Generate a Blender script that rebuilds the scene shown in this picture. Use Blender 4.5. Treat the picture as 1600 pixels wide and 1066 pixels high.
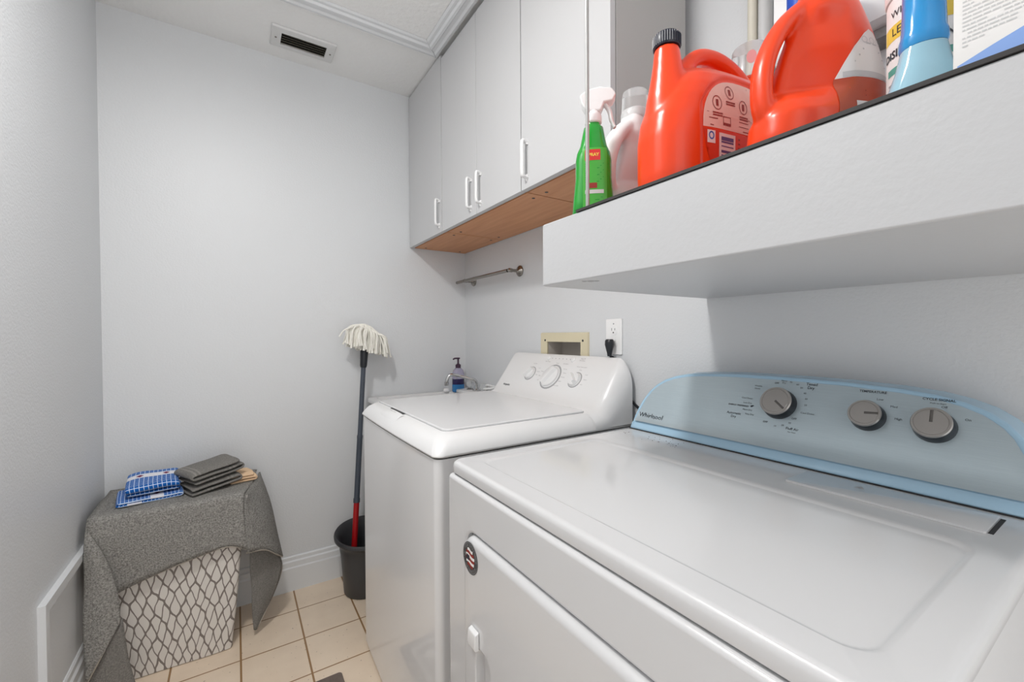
import bpy, bmesh, math, random
from math import sin, cos, pi, radians
from mathutils import Vector, Matrix, noise
from mathutils.bvhtree import BVHTree

for o in list(bpy.data.objects):
    bpy.data.objects.remove(o, do_unlink=True)
S = bpy.context.scene
COL = S.collection
random.seed(7)

# ------------------------------------------------------------------ camera
CAMZ = 1.178
cam_d = bpy.data.cameras.new('camera')
cam_d.sensor_width = 36.0
cam_d.lens = 667.32 * 36.0 / 1600.0
cam_d.clip_start = 0.01
cam = bpy.data.objects.new('camera', cam_d)
COL.objects.link(cam)
YAW, PIT, ROL = radians(32.893), radians(-0.809), radians(-0.298)
fw = Vector((sin(YAW) * cos(PIT), cos(YAW) * cos(PIT), sin(PIT)))
rt = Vector((cos(YAW), -sin(YAW), 0))
up = rt.cross(fw)
R2 = rt * cos(ROL) + up * sin(ROL)
U2 = -rt * sin(ROL) + up * cos(ROL)
cam.matrix_world = Matrix(((R2.x, U2.x, -fw.x, 0), (R2.y, U2.y, -fw.y, 0), (R2.z, U2.z, -fw.z, CAMZ), (0, 0, 0, 1)))
S.camera = cam

# ------------------------------------------------------------------ light
W = bpy.data.worlds.new('white_fill')
S.world = W
W.use_nodes = True
W.node_tree.nodes['Background'].inputs[0].default_value = (1.0, 1.0, 1.0, 1)
W.node_tree.nodes['Background'].inputs[1].default_value = 1.5  # even white fill light added from the world, no source modelled


def lamp(name, loc, power, radius, color=(1, 0.985, 0.965)):
    d = bpy.data.lights.new(name, 'AREA')
    d.shape = 'DISK'
    d.energy = power
    d.size = 2 * radius
    d.color = color
    o = bpy.data.objects.new(name, d)
    o.location = loc
    COL.objects.link(o)
    return o


lamp('ceiling_lamp_light', (-0.14, 0.83, 2.36), 13.5, 0.09)
gd = bpy.data.lights.new('ceiling_lamp_globe', 'POINT')
gd.energy = 2.6
gd.shadow_soft_size = 0.08
gd.color = (1, 0.985, 0.965)
go = bpy.data.objects.new('ceiling_lamp_globe', gd)
go.location = (-0.14, 0.83, 2.34)
COL.objects.link(go)
S.view_settings.view_transform = 'Standard'
S.view_settings.look = 'None'
S.view_settings.gamma = 1.0
S.view_settings.use_curve_mapping = False
S.view_settings.exposure = 0.02

# ------------------------------------------------------------------ constants
XL, XR, YB, YF, ZC = -0.428, 1.112, 2.212, -0.85, 2.443
SH = 1.405  # shelf top


# ------------------------------------------------------------------ materials
def lin(c):
    c = c / 255.0
    return c / 12.92 if c <= 0.04045 else ((c + 0.055) / 1.055) ** 2.4


def rgb(r, g, b):
    return (lin(r), lin(g), lin(b), 1)


def mat(name, col, rough=0.5, metal=0.0, bump=None, var=None, coat=0.0, trans=0.0, spec=None, ior=None, sss=0.0):
    """bump=(scale, strength, distance); var=(scale, amount)"""
    m = bpy.data.materials.new(name)
    m.use_nodes = True
    nt = m.node_tree
    b = nt.nodes['Principled BSDF']
    b.inputs['Base Color'].default_value = col
    b.inputs['Roughness'].default_value = rough
    b.inputs['Metallic'].default_value = metal
    if coat:
        b.inputs['Coat Weight'].default_value = coat
        b.inputs['Coat Roughness'].default_value = 0.06
    if trans:
        b.inputs['Transmission Weight'].default_value = trans
    if ior:
        b.inputs['IOR'].default_value = ior
    if spec is not None:
        b.inputs['Specular IOR Level'].default_value = spec
    if sss:
        b.inputs['Subsurface Weight'].default_value = sss
        b.inputs['Subsurface Radius'].default_value = (0.02, 0.01, 0.008)
    tc = nt.nodes.new('ShaderNodeTexCoord')
    if bump:
        n = nt.nodes.new('ShaderNodeTexNoise')
        n.inputs['Scale'].default_value = bump[0]
        n.inputs['Detail'].default_value = 3.0
        nt.links.new(tc.outputs['Object'], n.inputs['Vector'])
        bp = nt.nodes.new('ShaderNodeBump')
        bp.inputs['Strength'].default_value = bump[1]
        bp.inputs['Distance'].default_value = bump[2]
        nt.links.new(n.outputs['Fac'], bp.inputs['Height'])
        nt.links.new(bp.outputs['Normal'], b.inputs['Normal'])
    if var:
        n2 = nt.nodes.new('ShaderNodeTexNoise')
        n2.inputs['Scale'].default_value = var[0]
        n2.inputs['Detail'].default_value = 4.0
        nt.links.new(tc.outputs['Object'], n2.inputs['Vector'])
        mx = nt.nodes.new('ShaderNodeMix')
        mx.data_type = 'RGBA'
        mx.inputs[6].default_value = tuple(max(0, c * (1 - var[1])) for c in col[:3]) + (1,)
        mx.inputs[7].default_value = tuple(min(1, c * (1 + var[1])) for c in col[:3]) + (1,)
        nt.links.new(n2.outputs['Fac'], mx.inputs[0])
        nt.links.new(mx.outputs[2], b.inputs['Base Color'])
    return m


class NG:
    """tiny helper for math node chains"""

    def __init__(self, m):
        self.nt = m.node_tree

    def math(self, op, a, b=None, c=None):
        n = self.nt.nodes.new('ShaderNodeMath')
        n.operation = op
        for i, v in enumerate((a, b, c)):
            if v is None:
                continue
            if isinstance(v, (int, float)):
                n.inputs[i].default_value = v
            else:
                self.nt.links.new(v, n.inputs[i])
        return n.outputs[0]

    def mix(self, f, c1, c2):
        n = self.nt.nodes.new('ShaderNodeMix')
        n.data_type = 'RGBA'
        for sock, v in ((n.inputs[0], f), (n.inputs[6], c1), (n.inputs[7], c2)):
            if isinstance(v, (tuple, float, int)):
                sock.default_value = v
            else:
                self.nt.links.new(v, sock)
        return n.outputs[2]

    def sep(self, kind='Object'):
        tc = self.nt.nodes.new('ShaderNodeTexCoord')
        s = self.nt.nodes.new('ShaderNodeSeparateXYZ')
        self.nt.links.new(tc.outputs[kind], s.inputs[0])
        return s.outputs[0], s.outputs[1], s.outputs[2], tc.outputs[kind]

    def noise(self, vec, scale, detail=3.0):
        n = self.nt.nodes.new('ShaderNodeTexNoise')
        n.inputs['Scale'].default_value = scale
        n.inputs['Detail'].default_value = detail
        self.nt.links.new(vec, n.inputs['Vector'])
        return n.outputs['Fac']

    def base(self, c):
        self.nt.links.new(c, self.nt.nodes['Principled BSDF'].inputs['Base Color'])

    def bump(self, h, strength, dist):
        bp = self.nt.nodes.new('ShaderNodeBump')
        bp.inputs['Strength'].default_value = strength
        bp.inputs['Distance'].default_value = dist
        self.nt.links.new(h, bp.inputs['Height'])
        self.nt.links.new(bp.outputs['Normal'], self.nt.nodes['Principled BSDF'].inputs['Normal'])


M = {}
M['wall'] = mat('wall_paint', rgb(222, 224, 226), 0.42, bump=(150, 0.4, 0.002))
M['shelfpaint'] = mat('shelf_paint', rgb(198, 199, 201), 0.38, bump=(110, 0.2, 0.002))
M['ceil'] = mat('ceiling_texture', rgb(244, 244, 243), 0.8, bump=(60, 0.55, 0.006))
M['trim'] = mat('trim_gloss_white', rgb(226, 228, 230), 0.25)
M['door'] = mat('cabinet_laminate', rgb(206, 206, 207), 0.35, bump=(400, 0.05, 0.0005))
M['carcass'] = mat('cabinet_side', rgb(186, 184, 182), 0.5)
M['enamel'] = mat('white_enamel', rgb(236, 236, 237), 0.22, coat=0.5)
M['dryerwhite'] = mat('dryer_enamel', rgb(218, 218, 219), 0.22, coat=0.5)
M['plastic'] = mat('white_plastic', rgb(236, 236, 236), 0.28)
M['gap'] = mat('dark_gap', rgb(45, 45, 46), 0.7)
M['blue'] = mat('pale_blue_plastic', rgb(170, 205, 228), 0.25)
M['silver'] = mat('satin_silver', rgb(176, 172, 168), 0.32, metal=0.75)
M['pointer'] = mat('dark_satin', rgb(104, 101, 98), 0.4, metal=0.5)
M['ledge'] = mat('grey_ledge', rgb(140, 138, 136), 0.6, var=(200, 0.2))
M['knobshade'] = mat('grey_knob_shade', rgb(168, 168, 170), 0.35)
M['plate'] = mat('bright_white_plate', rgb(248, 248, 248), 0.3)
M['black'] = mat('black_plastic', rgb(26, 30, 36), 0.35)
M['ink'] = mat('printed_ink', rgb(45, 52, 60), 0.5)
M['greyink'] = mat('grey_ink', rgb(165, 165, 166), 0.5)
M['nickel'] = mat('brushed_nickel', rgb(150, 145, 138), 0.22, metal=1.0)
M['chrome'] = mat('chrome', rgb(205, 205, 205), 0.12, metal=1.0)
M['orange'] = mat('orange_plastic', rgb(247, 70, 22), 0.28)
M['white_hdpe'] = mat('milky_plastic', rgb(240, 240, 240), 0.32)
M['clear'] = mat('clear_plastic', (0.97, 0.98, 0.98, 1), 0.18, trans=0.85, ior=1.25)
M['navy'] = mat('navy_cap', rgb(28, 32, 48), 0.35)
M['green'] = mat('green_plastic', rgb(30, 170, 52), 0.12, trans=0.25, coat=0.4)
M['greenlabel'] = mat('green_label', rgb(70, 175, 60), 0.4)
M['red'] = mat('red_ink', rgb(215, 45, 45), 0.4)
M['yellow'] = mat('yellow_ink', rgb(238, 205, 80), 0.45)
M['teal'] = mat('teal_ink', rgb(90, 165, 150), 0.45)
M['paper'] = mat('paper_label', rgb(240, 238, 236), 0.5)
M['pink'] = mat('pale_pink_label', rgb(243, 205, 192), 0.45)
M['dkorange'] = mat('deep_orange_label', rgb(222, 58, 26), 0.4)
M['brown'] = mat('translucent_brown_label', rgb(190, 78, 48), 0.35)
M['maroon'] = mat('maroon_ink', rgb(150, 40, 30), 0.5)
M['violet'] = mat('violet_ink', rgb(95, 80, 140), 0.5)
M['blueink'] = mat('blue_ink', rgb(70, 110, 190), 0.5)
M['skyband'] = mat('sky_blue_print', rgb(140, 175, 235), 0.45)
M['textgrey'] = mat('small_print', rgb(208, 208, 208), 0.5)
M['aqua'] = mat('aqua_clear_plastic', rgb(186, 232, 250), 0.08, trans=0.25, ior=1.2, coat=0.5)
M['aquasleeve'] = mat('blue_sleeve', rgb(48, 168, 240), 0.12, trans=0.15, coat=0.5)
M['royal'] = mat('royal_blue_plastic', rgb(40, 90, 205), 0.3)
M['soapclear'] = mat('soap_bottle_clear', rgb(215, 210, 232), 0.1, trans=0.7, ior=1.2)
M['soapdark'] = mat('soap_dark_liquid', rgb(38, 28, 78), 0.15)
M['soapblue'] = mat('soap_blue_liquid', rgb(52, 120, 178), 0.15)
M['plum'] = mat('plum_pump', rgb(62, 34, 58), 0.3)
M['beige'] = mat('almond_plastic', rgb(222, 212, 182), 0.4)
M['boxin'] = mat('outlet_box_inside', rgb(205, 198, 190), 0.5)
M['mopgrey'] = mat('slate_handle', rgb(66, 73, 84), 0.4)
M['mopred'] = mat('red_handle', rgb(176, 20, 26), 0.35)
M['yarn'] = mat('cotton_yarn', rgb(248, 243, 234), 0.9, bump=(500, 0.5, 0.002), var=(40, 0.12))
M['bucket'] = mat('charcoal_plastic', rgb(62, 63, 66), 0.4)
M['towel'] = mat('grey_terry', rgb(126, 123, 118), 0.95, bump=(420, 1.0, 0.006), spec=0.1)
M['washcloth'] = mat('grey_cotton', rgb(134, 132, 128), 0.95, bump=(500, 0.8, 0.003), var=(220, 0.25), spec=0.1)
M['peach'] = mat('peach_cotton', rgb(232, 200, 165), 0.9, bump=(300, 0.6, 0.003), spec=0.1)
M['hem'] = mat('towel_hem', rgb(168, 160, 148), 0.9)
M['sink'] = mat('utility_tub_white', rgb(226, 226, 226), 0.4)
M['cream'] = mat('cream_pipe', rgb(226, 221, 205), 0.4)
M['conduit'] = mat('grey_white_pipe', rgb(215, 215, 215), 0.4)
M['rod'] = mat('galvanised_rod', rgb(172, 172, 170), 0.4, metal=0.35, var=(60, 0.15))
M['ventwhite'] = mat('vent_enamel', rgb(222, 222, 221), 0.4)
M['ventdark'] = mat('duct_dark', rgb(38, 36, 32), 0.9)
M['slat'] = mat('vent_slat', rgb(120, 116, 102), 0.45, metal=0.2)
M['liner'] = mat('dark_shelf_board', rgb(52, 50, 50), 0.6)
M['crumb'] = mat('dark_crumb', rgb(90, 70, 60), 0.9)
M['matgrey'] = mat('mat_taupe', rgb(120, 108, 100), 0.9, bump=(200, 0.5, 0.003), var=(60, 0.15))
M['matwhite'] = mat('mat_white_pattern', rgb(225, 218, 208), 0.9)
M['panel'] = mat('white_metal_panel', rgb(236, 236, 236), 0.35)
M['cap'] = mat('lid_cream', rgb(238, 232, 200), 0.4)

# terry towel speckle
g = NG(M['towel'])
x, y, z, v = g.sep('Object')
g.base(g.mix(g.noise(v, 210, 1.0), rgb(72, 71, 68), rgb(214, 211, 205)))

g = NG(M['washcloth'])
u_, v_, w_, uv = g.sep('UV')
x, y, z, v = g.sep('Object')
fu = g.math('FRACT', g.math('DIVIDE', u_, 0.165))
st = g.math('LESS_THAN', g.math('ABSOLUTE', g.math('SUBTRACT', fu, 0.32)), 0.018)
st2 = g.math('LESS_THAN', g.math('ABSOLUTE', g.math('SUBTRACT', fu, 0.40)), 0.018)
g.base(g.mix(g.math('MAXIMUM', st, st2), g.mix(g.noise(v, 260, 1.0), rgb(96, 94, 91), rgb(160, 157, 152)), rgb(150, 147, 142)))

# floor tile
M['tile'] = mat('beige_floor_tile', rgb(205, 188, 170), 0.32)
g = NG(M['tile'])
x, y, z, v = g.sep('Object')


def line(g, c, off, step, half):
    t = g.math('SUBTRACT', c, off)
    t = g.math('DIVIDE', t, step)
    t = g.math('FRACT', t)
    t = g.math('SUBTRACT', t, 0.5)
    t = g.math('ABSOLUTE', t)
    return g.math('GREATER_THAN', t, 0.5 - half / step)


grout = g.math('MAXIMUM', line(g, x, 0.0017, 0.2092, 0.0032), line(g, y, 1.8275, 0.2075, 0.0026))
tilec = g.mix(g.noise(v, 9, 5.0), rgb(226, 205, 182), rgb(247, 229, 206))
tilec = g.mix(g.math('GREATER_THAN', g.noise(v, 110, 1.0), 0.75), tilec, rgb(170, 150, 130))
g.base(g.mix(grout, tilec, rgb(158, 122, 82)))
g.bump(g.math('SUBTRACT', 1.0, grout), 0.5, 0.002)

# brushed console fascia
M['fascia'] = mat('brushed_blue_grey_metal', rgb(168, 188, 200), 0.34, metal=0.6)
g = NG(M['fascia'])
x, y, z, v = g.sep('Object')
mp = g.nt.nodes.new('ShaderNodeMapping')
mp.inputs['Scale'].default_value = (400, 6, 400)
g.nt.links.new(v, mp.inputs['Vector'])
g.base(g.mix(g.noise(mp.outputs[0], 3.0), rgb(182, 198, 206), rgb(202, 216, 222)))

# wood laminate
M['wood'] = mat('wood_laminate', rgb(165, 110, 75), 0.42)
g = NG(M['wood'])
x, y, z, v = g.sep('Object')
mp = g.nt.nodes.new('ShaderNodeMapping')
mp.inputs['Scale'].default_value = (26, 2.2, 26)
g.nt.links.new(v, mp.inputs['Vector'])
g.base(g.mix(g.noise(mp.outputs[0], 1.6, 6.0), rgb(186, 116, 70), rgb(232, 172, 122)))

# hamper leaf print (uses UV in metres)
M['leaf'] = mat('leaf_print_fabric', rgb(220, 215, 210), 0.85)
g = NG(M['leaf'])
u_, v_, w_, uv = g.sep('UV')
d1 = g.math('MULTIPLY', g.math('SUBTRACT', g.noise(uv, 20, 1.0), 0.5), 0.4)
xx = g.math('ADD', g.math('MULTIPLY', u_, 33.0), d1)
tri = g.math('ABSOLUTE', g.math('SUBTRACT', g.math('FRACT', g.math('MULTIPLY', xx, 0.25)), 0.5))
yy = g.math('ADD', g.math('MULTIPLY', v_, 23.0), g.math('MULTIPLY', tri, 1.8))
d2 = g.math('MULTIPLY', g.math('SUBTRACT', g.noise(uv, 14, 1.0), 0.5), 1.0)
yy = g.math('ADD', yy, d2)
xm = g.math('ABSOLUTE', g.math('SUBTRACT', g.math('FRACT', xx), 0.5))
lin_ = g.math('SUBTRACT', 1.0, g.math('MULTIPLY', g.math('ABSOLUTE', g.math('SUBTRACT', g.math('FRACT', g.math('MULTIPLY', yy, 0.5)), 0.5)), 4.0))
wave = g.math('ADD', g.math('MULTIPLY', g.math('COSINE', g.math('MULTIPLY', yy, pi)), 0.17), g.math('MULTIPLY', lin_, -0.08))
bound = g.math('ADD', wave, 0.25)
dist = g.math('ABSOLUTE', g.math('SUBTRACT', xm, bound))
g.base(g.mix(g.math('LESS_THAN', dist, 0.082), rgb(226, 221, 215), rgb(134, 125, 119)))

# blue check towel (UV in metres)
M['check'] = mat('blue_check_cotton', rgb(40, 90, 170), 0.9, bump=(400, 0.6, 0.002), spec=0.1)
g = NG(M['check'])
u_, v_, w_, uv = g.sep('UV')
gr = g.math('MAXIMUM', line(g, u_, 0.0, 0.0105, 0.0009), line(g, v_, 0.0, 0.0125, 0.0010))
ck = g.mix(gr, rgb(28, 96, 178), rgb(196, 214, 240))
band = g.math('LESS_THAN', g.math('ABSOLUTE', g.math('SUBTRACT', g.math('FRACT', g.math('DIVIDE', u_, 0.21)), 0.24)), 0.09)
motif = g.math('LESS_THAN', g.math('ADD', g.math('ABSOLUTE', g.math('SUBTRACT', g.math('FRACT', g.math('DIVIDE', v_, 0.075)), 0.5)),
                                   g.math('ABSOLUTE', g.math('MULTIPLY', g.math('SUBTRACT', g.math('FRACT', g.math('DIVIDE', u_, 0.21)), 0.24), 2.6))), 0.15)
bandc = g.mix(motif, rgb(232, 232, 238), rgb(120, 48, 84))
g.base(g.mix(band, ck, bandc))


# ------------------------------------------------------------------ object helpers
ORG = {}


def tag(o, label=None, cat=None, group=None, kind=None):
    if label: o['label'] = label
    if cat: o['category'] = cat
    if group: o['group'] = group
    if kind: o['kind'] = kind
    return o


def thing(name, label, cat, loc, group=None):
    o = bpy.data.objects.new(name, None)
    o.empty_display_size = 0.05
    o.location = loc
    COL.objects.link(o)
    ORG[o] = Vector(loc)
    return tag(o, label, cat, group)


def link(name, bm, m, parent=None, bevel=0.0, seg=3, smooth=True, sharp=40, loc=None, label=None, wn=False):
    bmesh.ops.recalc_face_normals(bm, faces=bm.faces)
    me = bpy.data.meshes.new(name)
    org = ORG.get(parent, Vector((0, 0, 0))) if parent else Vector(loc if loc else (0, 0, 0))
    if org.length > 0:
        bmesh.ops.translate(bm, verts=bm.verts, vec=-org)
    bm.to_mesh(me)
    bm.free()
    for mm in (m if isinstance(m, (list, tuple)) else [m]):
        me.materials.append(mm)
    o = bpy.data.objects.new(name, me)
    COL.objects.link(o)
    if parent:
        o.parent = parent
    elif loc:
        o.location = loc
    ORG[o] = org
    if smooth:
        for p in me.polygons:
            p.use_smooth = True
    if bevel:
        b = o.modifiers.new('b', 'BEVEL')
        b.width = bevel
        b.segments = seg
        b.limit_method = 'ANGLE'
        b.angle_limit = radians(35)
        b.harden_normals = True
    elif smooth:
        me.set_sharp_from_angle(angle=radians(sharp))
    if wn:
        w = o.modifiers.new('w', 'WEIGHTED_NORMAL')
        w.keep_sharp = True
        w.weight = 100
    if label: o['label'] = label
    return o


def struct(name, bm, m, **k):
    o = link(name, bm, m, None, **k)
    o['kind'] = 'structure'
    return o


def BM():
    return bmesh.new()


def box(bm, lo, hi, mi=0):
    v = [bm.verts.new((x, y, z)) for z in (lo[2], hi[2]) for y in (lo[1], hi[1]) for x in (lo[0], hi[0])]
    for f in ((0, 2, 3, 1), (4, 5, 7, 6), (0, 1, 5, 4), (2, 6, 7, 3), (0, 4, 6, 2), (1, 3, 7, 5)):
        q = bm.faces.new([v[i] for i in f])
        q.material_index = mi
    return v


def loft(bm, rings, cap0=True, cap1=True, closed=True, mi=0):
    R = [[bm.verts.new(p) for p in r] for r in rings]
    n = len(R[0])
    for a, b in zip(R, R[1:]):
        for i in range(n if closed else n - 1):
            j = (i + 1) % n
            f = bm.faces.new((a[i], a[j], b[j], b[i]))
            f.material_index = mi
    if cap0: bm.faces.new(list(reversed(R[0]))).material_index = mi
    if cap1: bm.faces.new(R[-1]).material_index = mi
    return R


def frame_of(d):
    d = Vector(d).normalized()
    a = Vector((0, 0, 1)) if abs(d.z) < 0.9 else Vector((1, 0, 0))
    s = d.cross(a).normalized()
    return s, d.cross(s).normalized()


def tube(bm, pts, rad, n=12, cap=True, mi=0, flat=1.0, side=None):
    """sweep a circle (flattened by `flat` along second axis) along pts"""
    pts = [Vector(p) for p in pts]
    if not isinstance(rad, (list, tuple)):
        rad = [rad] * len(pts)
    rings = []
    s = None
    for i, p in enumerate(pts):
        d = (pts[min(i + 1, len(pts) - 1)] - pts[max(i - 1, 0)]).normalized()
        if s is None:
            s = Vector(side) if side else frame_of(d)[0]
        s = (s - d * s.dot(d)).normalized()
        t = d.cross(s)
        rings.append([p + s * (cos(2 * pi * k / n) * rad[i]) + t * (sin(2 * pi * k / n) * rad[i] * flat) for k in range(n)])
    loft(bm, rings, cap, cap, True, mi)


def crv(pts, n=6):
    """Catmull-Rom through pts"""
    P = [Vector(p) for p in pts]
    P = [P[0] * 2 - P[1]] + P + [P[-1] * 2 - P[-2]]
    out = []
    for i in range(1, len(P) - 2):
        for k in range(n):
            t = k / n
            a, b, c, d = P[i - 1], P[i], P[i + 1], P[i + 2]
            out.append(0.5 * ((2 * b) + (c - a) * t + (2 * a - 5 * b + 4 * c - d) * t * t + (3 * b - a - 3 * c + d) * t ** 3))
    out.append(P[-2])
    return out


def lathe(bm, prof, c, axis=(0, 0, 1), n=24, mi=0, cap=True):
    axis = Vector(axis).normalized()
    s, t = frame_of(axis)
    c = Vector(c)
    rings = [[c + axis * h + (s * cos(2 * pi * k / n) + t * sin(2 * pi * k / n)) * max(r, 1e-4) for k in range(n)] for r, h in prof]
    loft(bm, rings, cap, cap, True, mi)


def rrect(w, h, r, n=6):
    """rounded rectangle (2D, CCW), centred; w,h full size; r scalar"""
    out = []
    for cx, cy, a0 in ((w / 2 - r, h / 2 - r, 0), (-w / 2 + r, h / 2 - r, 90), (-w / 2 + r, -h / 2 + r, 180), (w / 2 - r, -h / 2 + r, 270)):
        for k in range(n + 1):
            a = radians(a0 + 90.0 * k / n)
            out.append((cx + r * cos(a), cy + r * sin(a)))
    return out


def sell(cx, cy, rx, ry, z, n=32, e=2.6):
    out = []
    for k in range(n):
        a = 2 * pi * k / n
        c, s = cos(a), sin(a)
        out.append((cx + rx * math.copysign(abs(c) ** (2 / e), c), cy + ry * math.copysign(abs(s) ** (2 / e), s), z))
    return out


def prism(bm, pts2, to3, d0, d1, mi=0):
    """extrude a 2-D outline: to3(u, v, d) -> 3-D"""
    loft(bm, [[to3(u, v, d0) for u, v in pts2], [to3(u, v, d1) for u, v in pts2]], True, True, True, mi)


def profile_x(bm, prof, x0, x1):
    """prof = [(y, z)] swept along x"""
    loft(bm, [[(x0, y, z) for y, z in prof], [(x1, y, z) for y, z in prof]])


def profile_y(bm, prof, y0, y1):
    loft(bm, [[(x, y0, z) for x, z in prof], [(x, y1, z) for x, z in prof]])


def profile_z(bm, prof, z0, z1):
    loft(bm, [[(x, y, z0) for x, y in prof], [(x, y, z1) for x, y in prof]])


def text(bm, s, size, to3, u=0.0, v=0.0, align='CENTER', mi=0, depth=0.0002, bold=0.0, sx=1.0):
    cu = bpy.data.curves.new('t', 'FONT')
    cu.body = s
    cu.size = size
    cu.align_x = align
    cu.align_y = 'CENTER'
    cu.offset = bold
    cu.resolution_u = 2
    ob = bpy.data.objects.new('t', cu)
    COL.objects.link(ob)
    dg = bpy.context.evaluated_depsgraph_get()
    dg.update()
    me = ob.evaluated_get(dg).to_mesh()
    vs = [bm.verts.new(to3(u + p.co.x * sx, v + p.co.y, depth)) for p in me.vertices]
    for p in me.polygons:
        try:
            bm.faces.new([vs[i] for i in p.vertices]).material_index = mi
        except ValueError:
            pass
    ob.evaluated_get(dg).to_mesh_clear()
    bpy.data.objects.remove(ob)
    bpy.data.curves.remove(cu)


def flat(bm, pts, to3, d, mi=0):
    f = bm.faces.new([bm.verts.new(to3(u, v, d)) for u, v in pts])
    f.material_index = mi


def rect(u0, v0, u1, v1):
    return [(u0, v0), (u1, v0), (u1, v1), (u0, v1)]


def circ(u, v, r, n=20, ry=None):
    return [(u + r * cos(2 * pi * k / n), v + (ry or r) * sin(2 * pi * k / n)) for k in range(n)]


def ring2(bm, u, v, r, w, to3, d, mi=0, n=24):
    a = [bm.verts.new(to3(u + r * cos(2 * pi * k / n), v + r * sin(2 * pi * k / n), d)) for k in range(n)]
    b = [bm.verts.new(to3(u + (r - w) * cos(2 * pi * k / n), v + (r - w) * sin(2 * pi * k / n), d)) for k in range(n)]
    for k in range(n):
        bm.faces.new((a[k], a[(k + 1) % n], b[(k + 1) % n], b[k])).material_index = mi


def grid_surf(bm, G, n=5, uvscale=None, wob=0.0, wscale=9.0, mi=0):
    """smooth surface through a grid of control points G[row][col]; uv in metres"""
    rows = [crv(r, n) for r in G]
    cols = list(zip(*rows))
    fine = [crv(c, n) for c in cols]
    V = [[None] * len(fine[0]) for _ in fine]
    for i, c in enumerate(fine):
        for j, p in enumerate(c):
            p = Vector(p)
            if wob:
                p = p + noise.noise_vector(p * wscale) * wob
            V[i][j] = bm.verts.new(p)
    uvl = bm.loops.layers.uv.verify()
    for i in range(len(V) - 1):
        for j in range(len(V[0]) - 1):
            f = bm.faces.new((V[i][j], V[i + 1][j], V[i + 1][j + 1], V[i][j + 1]))
            f.material_index = mi
    return V


# ------------------------------------------------------------------ room shell
T = 0.1
b = BM(); box(b, (XL - T, YF - T, -T), (XR + T, YB + T, 0)); struct('floor', b, M['tile'])
b = BM(); box(b, (XL - T, YF - T, ZC), (XR + T, YB + T, ZC + T)); struct('ceiling', b, M['ceil'])
b = BM(); box(b, (XL - T, YB, 0), (XR + T, YB + T, ZC)); struct('wall_back', b, M['wall'])
b = BM(); box(b, (XL - T, YF, 0), (XL, YB, ZC)); struct('wall_left', b, M['wall'])
HY0, HY1, HZ0, HZ1 = 1.224, 1.436, 0.985, 1.151
b = BM()
ys = [YF, HY0, HY1, YB]
zs = [0, HZ0, HZ1, ZC]
for i in range(3):
    for j in range(3):
        if (i, j) != (1, 1):
            box(b, (XR, ys[i], zs[j]), (XR + T, ys[i + 1], zs[j + 1]))
bmesh.ops.remove_doubles(b, verts=b.verts, dist=1e-5)
struct('wall_right', b, M['wall'])
# room left open behind the camera so the white world fill gets in


def base_prof(h, d=0.015):
    return [(0, 0), (-d, 0), (-d, h * 0.66), (-d * 0.78, h * 0.70), (-d * 0.78, h * 0.84), (-d * 0.45, h * 0.88), (-d * 0.45, h * 0.97), (-d * 0.2, h), (0, h)]


b = BM(); profile_x(b, [(YB + y, z) for y, z in base_prof(0.158)], XL, XR); struct('baseboard_back', b, M['trim'], sharp=20)
b = BM(); profile_y(b, [(XL - x, z) for x, z in base_prof(0.19)], YF, YB - 0.016); struct('baseboard_left', b, M['trim'], sharp=20)
# framed panel moulding low on the left wall
b = BM()
pr = [(0, 0), (0.016, 0), (0.016, 0.024), (0.011, 0.028), (0.011, 0.036), (0.006, 0.042), (0, 0.045)]
loft(b, [[(XL + d, 1.543 + w, 0.192) for d, w in pr], [(XL + d, 1.543 + w, 0.498 - w) for d, w in pr],
         [(XL + d, 2.17 - w, 0.498 - w) for d, w in pr], [(XL + d, 2.17 - w, 0.192) for d, w in pr]])
struct('trim_1', b, M['trim'], sharp=20)
# stepped casing around the ceiling hatch
pr = [(0, 0), (0, -0.016), (0.012, -0.018), (0.02, -0.013), (0.034, -0.013), (0.040, -0.018), (0.050, -0.018), (0.056, -0.011), (0.068, -0.011), (0.076, -0.006), (0.076, 0)]
b = BM()
loft(b, [[(-0.395 + w, 1.812 - w, ZC + d) for w, d in pr], [(0.772 - w, 1.812 - w, ZC + d) for w, d in pr]])
struct('trim_2', b, M['trim'], sharp=20)
b = BM()
loft(b, [[(0.774 - w, 1.810 - w * 0.96, ZC + d) for w, d in pr], [(0.774 - w, 0.2 + w, ZC + d) for w, d in pr]])
struct('trim_3', b, M['trim'], sharp=20)
b = BM()
loft(b, [[(-0.397 + w, 1.810 - w, ZC + d) for w, d in pr], [(-0.397 + w, 0.2 + w, ZC + d) for w, d in pr]])
struct('trim_4', b, M['trim'], sharp=20)
b = BM(); box(b, (-0.318, 0.28, ZC - 0.005), (0.697, 1.735, ZC - 0.0005)); struct('trim_5', b, M['ceil'])

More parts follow.
